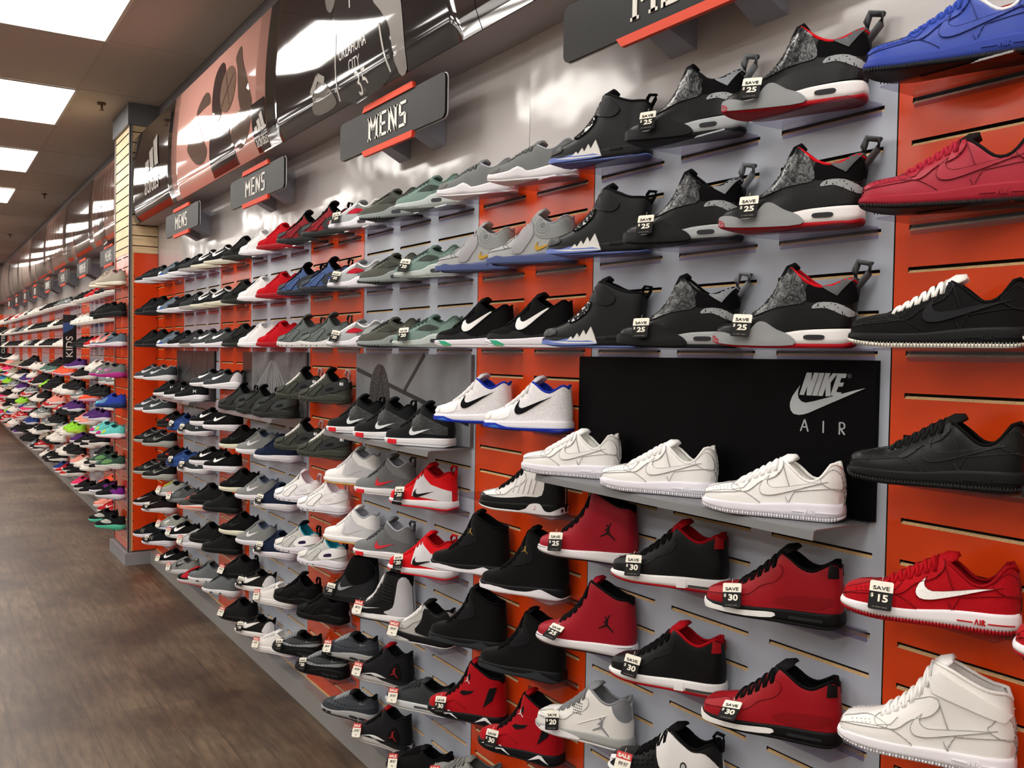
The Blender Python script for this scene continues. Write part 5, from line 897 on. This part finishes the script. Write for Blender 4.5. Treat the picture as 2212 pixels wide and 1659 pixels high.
 'f_white': runner('#dcd6ce', '#e4dfd8', desc='white runner', line='#b5aaa2'),
 'f_pink': runner('#d93a66', '#e6dfe2', desc='hot pink runner', line='#a32a4c'),
 'f_salmon': runner('#d98d7e', '#e0dad6', desc='salmon runner', line='#a86a60'),
 'f_black': runner('#1b1a1b', '#ded8d2', desc='black runner with white sole', line='#121212'),
 'f_black2': runner('#1d1c1d', '#26282a', desc='all-black runner', line='#121212'),
 'f_grey': runner('#6f7473', '#dcd8d4', sw='#d9d6d4', desc='grey runner with light sole', line='#4b4f50'),
 'f_red': runner('#b0262a', '#e2dcd8', sw='#e6e0dc', desc='red runner with white sole', line='#7d1a1e'),
 'f_navy': runner('#2a3a74', '#d9d6dc', desc='navy runner with white sole', line='#1c264c'),
 'f_lime': runner('#8ed03a', '#b6d84c', desc='lime green runner', line='#5f9a26'),
 'f_orange': runner('#e0583a', '#d8b4c0', desc='orange red runner', out='#b8308c', line='#a33c26'),
 'f_purple': runner('#4b2a66', '#d6d2dc', desc='purple runner', line='#2c1a40'),
 'f_green': runner('#4f6a60', '#d9d8d4', desc='grey green runner', line='#34463f'),
 'f_beige': runner('#8f8473', '#c2b7a6', desc='beige canvas runner', line='#857660'),
 'f_blue': runner('#3f7fa6', '#d6dce0', desc='light blue runner', line='#2a5876'),
}
_proto, _shoe, _low = {}, {}, {}
def cut(desc, where):
    s = desc + ', ' + where
    if len(s.split()) > 16: s = desc.split(' and ')[0] + ', ' + where
    if len(s.split()) > 16: s = desc.split(' with')[0] + ', ' + where
    return s
def shoe_of(st):
    if st not in _shoe: _shoe[st] = Shoe(**{k: v for k, v in ST[st].items() if v is not None or k in ('ton', 'zs', 'tab')})
    return _shoe[st]
HEAD = 180 + 26
def put_shoe(st, x, y, z, label, group, head=HEAD, low=False, name=None, jit=True):
    if ', ' in label: label = cut(*label.split(', ', 1))
    s = shoe_of(st); j = random.uniform(-2.5, 2.5) if jit else 0
    nm = name or ST[st].get('name', 'sneaker')
    if low:
        if st not in _low: _low[st] = s.lowmesh().mesh('running_shoe', True)
        return link(nm, _low[st], loc=(x, y, z), rot=(0, 0, radians(head + j)), label=label, cat='shoe', group=group)
    if st not in _proto:
        r = link(nm, None); KIDS[r.name] = []; by_ = {}
        for n, me, pa in s.proto():
            o_ = link(n, me, by_.get(pa, r)); KIDS.setdefault(by_[pa].name if pa else r.name, []).append(o_)
            if n in MAIN: by_[n] = o_
        _proto[st] = r
    else: r = copy_tree(_proto[st])
    r.location = (x, y, z); r.rotation_euler = (0, 0, radians(head + j)); tag(r, label, 'shoe', group); return r

# ---------------------------------------------------------------- acrylic shelves
ac = M('#ece9f2', .06, 'acrylic'); mb = MB(); W2 = .118
mb.box((-W2, -.1, -.0035), (W2, -.0005, 0), ac)
mb.add([(-W2, -.0005, -.0035), (W2, -.0005, -.0035), (W2, .0005, -.022), (-W2, .0005, -.022), (-W2, -.004, -.0035), (W2, -.004, -.0035), (W2, -.003, -.022), (-W2, -.003, -.022)], [(0, 1, 2, 3), (5, 4, 7, 6), (3, 2, 6, 7), (0, 3, 7, 4), (1, 5, 6, 2)], ac)
ACR = mb.mesh('acrylic_shelf')
def shelf(x, z, label, group='acrylic shoe shelves', y=0): return link('acrylic_shelf', ACR, loc=(x, y - .0006, z), label=label, cat='shelf', group=group)

# ---------------------------------------------------------------- price tags
_tag = {}
def pricetag(kind, val, loc, rot, label):
    k = (kind, val)
    if k not in _tag:
        w_, h = .037, .048; cw, ck, cr = M('#eeeadb', .35), M('#151414', .5, None, .15), M('#c8262a', .35)
        R_ = rrect(w_, h, .003, 3); up = [p for p in R_ if p[1] > 0]; zc = .006 if kind == 'SAVE' else .008
        up = [p for p in R_ if p[1] > zc]; dn = [p for p in R_ if p[1] < zc]
        i = max(range(len(R_)), key=lambda q: 0)
        def clip(sg):
            out = []
            for a in range(len(R_)):
                p, q = R_[a], R_[(a + 1) % len(R_)]; ip, iq = (p[1] - zc) * sg >= 0, (q[1] - zc) * sg >= 0
                if ip: out.append(p)
                if ip != iq: t = (zc - p[1]) / (q[1] - p[1]); out.append((p[0] + t * (q[0] - p[0]), zc))
            return out
        U, D = clip(1), clip(-1); me = []
        mb = MB(); mb.prism([(p[0], p[1]) for p in U][::-1], -.0008, .0008, cw if kind == 'SAVE' else cr)
        for f in (): pass
        me.append(('card_top', mb.mesh('card_top'), None))
        mb = MB(); mb.prism([(p[0], p[1]) for p in D][::-1], -.0008, .0008, ck if kind == 'SAVE' else cw); me.append(('card_bottom', mb.mesh('card_bottom'), None))
        def T(s, size, mt, z, fx, x=0, sh_=0, b_=0): m_ = text_mesh(s, size, mt, fx, shear=sh_, bold=b_); m_.transform(Matrix.Rotation(pi / 2, 4, 'X')); m_.transform(Matrix.Translation((x, -.0014, z))); me.append(('lettering', m_, None))
        if kind == 'SAVE':
            T('SAVE', .0088, ck, .0118, 1.35, b_=.0001); T('$', .0085, cw, -.001, 1., -.0135, b_=.0002); T(val, .0165, cw, -.0053, 1.2, .0025, b_=.0005)
            T('on select styles', .0032, M('#8d8b86', .5), -.0195, 1.2)
        else:
            T('SALE', .0112, cw, .0152, 1.25, b_=.0004); T(val, .0118, ck, -.002, .85, 0, .25); T('reg.', .005, ck, -.0155, .9, 0, .2)
        mb = MB(); mb.tube([(0, -.001, h / 2 - .004), (.001, -.004, h / 2 + .004), (0, .003, h / 2 + .009)], .0005, cw, 4); me.append(('string', mb.mesh('string'), None))
        _tag[k] = me
    r = link('price_tag', None, loc=loc, rot=rot, label=label, cat='price tag', group='price tags')
    pa = r
    for n, m_, _ in _tag[k]:
        q = link(n, m_, r if n != 'lettering' else (top if 'SAVE' in (kind,) and 'top' in () else cb))
        if n == 'card_bottom': cb = q
    return r

PANEL = lambda c: ('rightmost orange panel' if c < 0 else 'nearest grey panel' if c < 3 else 'second orange panel' if c < 5 else 'second grey panel' if c < 8 else 'third orange panel' if c < 10 else 'third grey panel' if c < 13 else 'fourth orange panel' if c < 15 else 'fourth grey panel' if c < 18 else 'last orange panel')
P0 = lambda c: (-2, 2) if c < 0 else (0, 3) if c < 3 else (3, 2) if c < 5 else (5, 3) if c < 8 else (8, 2) if c < 10 else (10, 3) if c < 13 else (13, 2) if c < 15 else (15, 3) if c < 18 else (18, 2)
def posw(c):
    a, n = P0(c); i = c - a
    return (['right', 'left'] if n == 2 else ['right', 'middle', 'left'])[min(i, n - 1)]
# rows: k -> one style per column c ; 'S' = steel shelf
G3, O2 = 'grey', 'orange'
GRID = []                         # (c, k, style, dx, tag)
def add(k, cs, tags={}, dx=0):
    for c, st_ in cs.items(): GRID.append((c, k, st_, dx, tags.get(c)))
add(0, {0: 'dub_red', 1: 'dub_grey', 2: 'spiz'}, {0: ('SAVE', '25'), 1: ('SAVE', '25')}, .018)
add(3, {0: 'dub_red', 1: 'dub_grey', 2: 'spiz'}, {0: ('SAVE', '25'), 1: ('SAVE', '25')}, .018)
add(6, {0: 'dub_red', 1: 'dub_grey', 2: 'spiz'}, {0: ('SAVE', '25'), 1: ('SAVE', '25')}, .008)
add(0, {-1: 'af1_blue'}, {}, .045); add(3, {-1: 'af1_red'}, {}, .045)
add(6, {-1: 'af1_bw', -2: 'af1_bw'}, {}, .03); add(9, {-1: 'af1_black', -2: 'af1_black'}, {}, .035)
add(12, {-1: 'af1_rw', -2: 'af1_rw'}, {-1: ('SAVE', '15')}, .03); add(15, {-1: 'af1_high', -2: 'af1_high'}, {}, .03)
add(13, {0: 'js_red', 1: 'js_black', 2: 'j1_red'}, {0: ('SAVE', '30'), 1: ('SAVE', '30'), 2: ('SAVE', '25')}); add(16, {0: 'js_red', 1: 'js_black', 2: 'j1_red'}, {0: ('SAVE', '30'), 1: ('SAVE', '30'), 2: ('SAVE', '25')})
add(19, {1: 'j14', 2: 'j_white'}, {1: ('SALE', '99.97'), 2: ('SAVE', '20')})
add(0, {3: 'free_grey', 4: 'free_grey'}, {}, .02); add(3, {3: 'kyrie_grey', 4: 'kyrie_grey'}, {}, .02); add(6, {3: 'kyrie_black', 4: 'kyrie_black'}, {}, .02)
add(9, {3: 'kyrie_white', 4: 'kyrie_white'}, {}, .02); add(12, {3: 'j9'}); add(15, {3: 'wave_gold', 4: 'wave_gold'}, {}, .015); add(18, {3: 'wave_black', 4: 'wave_black'}, {}, .01); add(21, {3: 'wave_red', 4: 'wave_red'}, {3: ('SAVE', '30'), 4: ('SAVE', '30')}, .01)
add(24, {4: 'sh_grey', 3: 'sh_grey'}, {4: ('SALE', '39.97')})
for k in (0, 3, 6): add(k, {5: 'am_green', 6: 'am_olive', 7: 'am_red'}, {5: ('SAVE', '20'), 7: ('SAVE', '20')} if k else {7: ('SAVE', '20')}, .015)
for k in (13, 16): add(k, {5: 'zoom_red', 6: 'zoom_grey', 7: 'zoom_white'}, {5: ('SAVE', '20')})
add(19, {5: 'bw_low', 6: 'hyper', 7: 'sock'}, {5: ('SALE', '59.97'), 6: ('SALE', '84.97'), 7: ('SAVE', '20')})
add(22, {5: 'flex_grey', 6: 'red_toe', 7: 'am95_grey'}, {5: ('SALE', '39.97'), 6: ('SALE', '69.97'), 7: ('SALE', '89.97')})
add(25, {5: 'low_black', 6: 'red_toe', 7: 'am95_grey'}, {5: ('SALE', '49.97'), 6: ('SALE', '69.97')})
add(0, {8: 'hu_red', 9: 'hu_red'}, {}, .01); add(3, {8: 'hu_blue', 9: 'hu_blue'}, {}, .01); add(6, {8: 'hu_grey', 9: 'hu_grey'}, {}, .015)
for k in (9, 12): add(k, {8: 'hu_piping', 9: 'hu_piping'})
add(15, {8: 'hu_white', 9: 'hu_white'}); add(18, {8: 'hu_teal', 9: 'hu_teal'}); add(21, {8: 'hu_allblack', 9: 'hu_allblack'}); add(24, {8: 'am95_black', 9: 'am95_black'}, {8: ('SAVE', '20'), 9: ('SAVE', '20')})
for k in (0, 3, 6): add(k, {10: 'ro_red', 11: 'ro_white', 12: 'ro_dark'}, {}, .012)
for k in (13, 16, 19): add(k, {10: 'ro_navy', 11: 'ro_grey', 12: 'ro_cream'}, {10: ('SAVE', '20')} if k > 13 else {})
add(22, {10: 'co_white', 11: 'co_bw', 12: 'co_black'}, {10: ('SALE', '44.97'), 11: ('SAVE', '20'), 12: ('SALE', '49.97')}); add(25, {10: 'co_white', 11: 'co_bw', 12: 'co_black'}, {10: ('SALE', '44.97'), 11: ('SAVE', '20'), 12: ('SALE', '49.97')})
add(0, {13: 'free_bw', 14: 'free_bw'}); add(3, {13: 'free_bw', 14: 'free_bw'}); add(6, {13: 'free_gw', 14: 'free_gw'}); add(9, {13: 'vap_bw', 14: 'vap_bw'}); add(12, {13: 'ftr_bw', 14: 'ftr_bw'}); add(15, {13: 'ftr_bw', 14: 'ftr_bw'})
add(18, {13: 'blk_line', 14: 'blk_line'}); add(21, {13: 'blk_line', 14: 'blk_line'}); add(24, {13: 'j_grey', 14: 'j_grey'})
for k in (0, 3, 6): add(k, {15: 'ua_charcoal', 16: 'ua_black', 17: 'ua_greyblue'})
for k in (13, 16): add(k, {15: 'ua_tag', 16: 'ua_blue', 17: 'ua_red'}, {15: ('SAVE', '20'), 16: ('SAVE', '20')})
add(19, {15: 'coral', 16: 'grey_hiker', 17: 'tri_grey'}, {16: ('SALE', '59.97'), 17: ('SALE', '59.97')}); add(22, {15: 'lite_grey', 16: 'sw_maroon', 17: 'asics'}, {15: ('SALE', '54.97'), 16: ('SALE', '49.97'), 17: ('SALE', '49.97')}); add(25, {15: 'red_sole', 16: 'sh_grey', 17: 'sh_black'}, {16: ('SALE', '49.97'), 17: ('SALE', '44.97')})
add(0, {18: 'bl_white', 19: 'bl_white'}); add(3, {18: 'dk_black', 19: 'dk_black'}); add(6, {18: 'dk_black', 19: 'dk_black'})
add(9, {18: 'gw_swoosh', 19: 'gw_swoosh'}); add(12, {18: 'gw_swoosh', 19: 'gw_swoosh'}); add(15, {18: 'zig_black', 19: 'zig_black'}); add(18, {18: 'zig_black', 19: 'zig_black'}); add(21, {18: 'met_black', 19: 'met_black'}, {18: ('SAVE', '20')}); add(24, {18: 'nb_black', 19: 'nb_black'}, {18: ('SAVE', '20')})
STEEL = [(0, 'af1_white', -.02), (1, 'af1_white', -.052), (2, 'af1_white', -.085), (5, 'zoom_black', -.03), (6, 'zoom_black', -.0), (7, 'zoom_black', .04), (10, 'hu_black', -.01), (11, 'hu_black', .03), (12, 'hu_black', -.0), (15, 'ua_black', -.1), (16, 'ua_black', -.1), (17, 'ua_black', -.11)]
rows_of = {}
for c, k, *_r in GRID: rows_of.setdefault(P0(c)[0], set()).add(k)
rows_of = {a: sorted(v) for a, v in rows_of.items()}
RANK = {k: i for i, k in enumerate(sorted(set(g[1] for g in GRID)))}
SHOE_AT = {}
for c, k, st_, dx, tg in GRID:
    row = OR[rows_of[P0(c)[0]].index(k)] if k else 'top'
    row = 'top' if row == 'first' else row
    cx = -(c + .5) * FT; z = SLOT0 - k * SP + .004
    d = ST[st_]['desc']; where = '%s of %s row, %s' % (posw(c), row, PANEL(c))
    h = 24 if c < 13 else 27 if c < 18 else 36
    hx, hy = cos(radians(h)) * LEN / 2, sin(radians(h)) * LEN / 2
    x_, y_ = cx - .162 + dx + hx, -.03 - hy
    r = put_shoe(st_, x_, y_, z, '%s, %s' % (d, where), 'shoes on the wall shelves', head=180 + h)
    shelf(cx, z, 'clear acrylic shelf, %s' % where)
    if tg:
        s = shoe_of(st_); sx = .26 if tg[0] == 'SAVE' else .2
        p = s.side(sx, .165, 0); p = Vector((p.x, p.y + .0065, p.z - .002)); p = Matrix.Rotation(r.rotation_euler.z, 3, 'Z') @ p + Vector(r.location)
        a = random.uniform(-6, 10); rl = random.uniform(-10, 10)
        if (c, k) in ((2, 16), (0, 16)): a = -38
        pricetag(tg[0], tg[1], p + Vector((.004, -.009, .0)), (radians(-24 + (-35 if a < -30 else 0)), radians(rl), radians(30 + a * .3)), '%s tag on shoe, %s' % ('SAVE $' + tg[1] if tg[0] == 'SAVE' else 'red SALE ' + tg[1], where))
shelf(-4.5 * FT, SLOT0 - 12 * SP + .004, 'clear empty acrylic shelf, left of fifth row, second orange panel')
for c, st_, dx in STEEL:
    cx = -(c + .5) * FT; b_ = {0: 'black lettered', 5: 'gym floor', 10: 'ray', 15: 'dark swoosh'}[P0(c)[0]]
    put_shoe(st_, cx - .014 + dx, -.1, 1.3025, '%s, %s on steel shelf by %s board' % (ST[st_]['desc'], posw(c), b_), 'shoes on the steel shelves', head=HEAD - 1, jit=False)

# ---------------------------------------------------------------- shoes on the column front
COLR = [(0, 'tan'), (3, 'f_black2'), (6, 'w_grey_pink'), (9, 'w_grey_mag'), (12, 'w_blue'), (15, 'w_teal'), (18, 'w_green'), (21, 'w_purple'), (24, 'w_mint')]
for i, (k, st_) in enumerate(COLR):
    z = SLOT0 - k * SP + .004
    for j in (0, 1):
        x_ = cx1 - FT * (.5 + j); row = 'top' if i == 0 else OR[i]
        if k == 12 and j: continue
        put_shoe(st_, x_ - .01, cy - .1, z, '%s, %s of %s row on column front' % (ST[st_]['desc'], ('right', 'left')[j], row), 'shoes on the column front', head=180 + 33)
        shelf(x_, z, 'clear acrylic shelf, %s of %s row on column front' % (('right', 'left')[j], row), 'column front shelves', cy)

# ---------------------------------------------------------------- the far run of shoes
random.seed(11)
FARK_G, FARK_O = [0, 3, 6, 10.2, 13, 16, 19, 22, 25], [0, 3, 6, 9, 12, 15, 18, 21, 24]
TOP = ['f_white', 'f_white', 'f_white', 'f_grey', 'f_black', 'f_red', 'f_black']
LOWS = ['f_black', 'f_black2', 'f_black', 'f_white', 'f_black2', 'f_black', 'f_grey', 'f_black', 'f_white', 'f_pink', 'f_black2', 'f_red', 'f_salmon', 'f_black2', 'f_red', 'f_navy', 'f_lime', 'f_orange', 'f_purple', 'f_green', 'f_beige', 'f_blue', 'f_black', 'f_white', 'f_grey', 'f_red']
cells = []; x = FX0 + 3 * FT; pi_ = 0
while x - FT > XL + .1:
    n = 3 if pi_ % 2 == 0 else 2
    for j in range(n):
        if x - FT > XL: cells.append((x - FT / 2, 'g' if n == 3 else 'o', pi_, j)); x -= FT
    pi_ += 1
stuff = MB(); shelves = MB(); count = 0; first = True
for ci, (xc, kd, pn, j) in enumerate(cells):
    ks = FARK_G if kd == 'g' else FARK_O
    for ri, k in enumerate(ks):
        z = SLOT0 - k * SP + .004
        if random.random() < (.3 if ri == 3 else .09) and ri > 2: continue
        if (abs(xc + 10) < .2 or abs(xc + 20) < .2) and k in (0, 3, 6): continue
        # the same model is shown side by side within one panel row
        rs = random.Random(pn * 37 + ri * 5 + (j // (2 if ri > 3 else 3)))
        st_ = rs.choice(TOP if ri < 1 else TOP + LOWS[:6] if ri < 3 else LOWS)
        hd = HEAD + 4 + random.uniform(-6, 6)
        if count < 140:
            pos = (['right', 'middle', 'left'] if kd == 'g' else ['right', 'left'])[j]
            put_shoe(st_, xc - .015, -.1, z, '%s, %s of %s row, %s %s panel past column' % (ST[st_]['desc'], pos, 'top' if ri == 0 else OR[ri], OR[pn // 2], 'grey' if kd == 'g' else 'orange'), 'shoes on the far wall', head=hd, low=True)
            shelf(xc, z, 'clear acrylic shelf, %s of %s row, %s %s panel past column' % (pos, 'top' if ri == 0 else OR[ri], OR[pn // 2], 'grey' if kd == 'g' else 'orange'), 'far wall shelves')
            count += 1
        else:
            if st_ not in _low: _low[st_] = shoe_of(st_).lowmesh().mesh('running_shoe', True)
            me = _low[st_]; mt = Matrix.Translation((xc - .015, -.102, z)) @ Matrix.Rotation(radians(hd), 4, 'Z'); o = len(stuff.v)
            stuff.v += [tuple(mt @ v.co) for v in me.vertices]
            for p in me.polygons: stuff.f.append([a + o for a in p.vertices]); stuff.mi.append(stuff.mat(me.materials[p.material_index]))
            shelves.box((xc - .118, -.1, z - .0035), (xc + .118, 0, z), ac)
o = stuff.obj('running_shoes', smooth=True); tag(o, 'crowd of small distant shoes filling the shelves at the far end', 'shoes', None, 'stuff')
o = shelves.obj('acrylic_shelves'); tag(o, 'clear acrylic shelves under the most distant shoes', 'shelves', None, 'stuff')
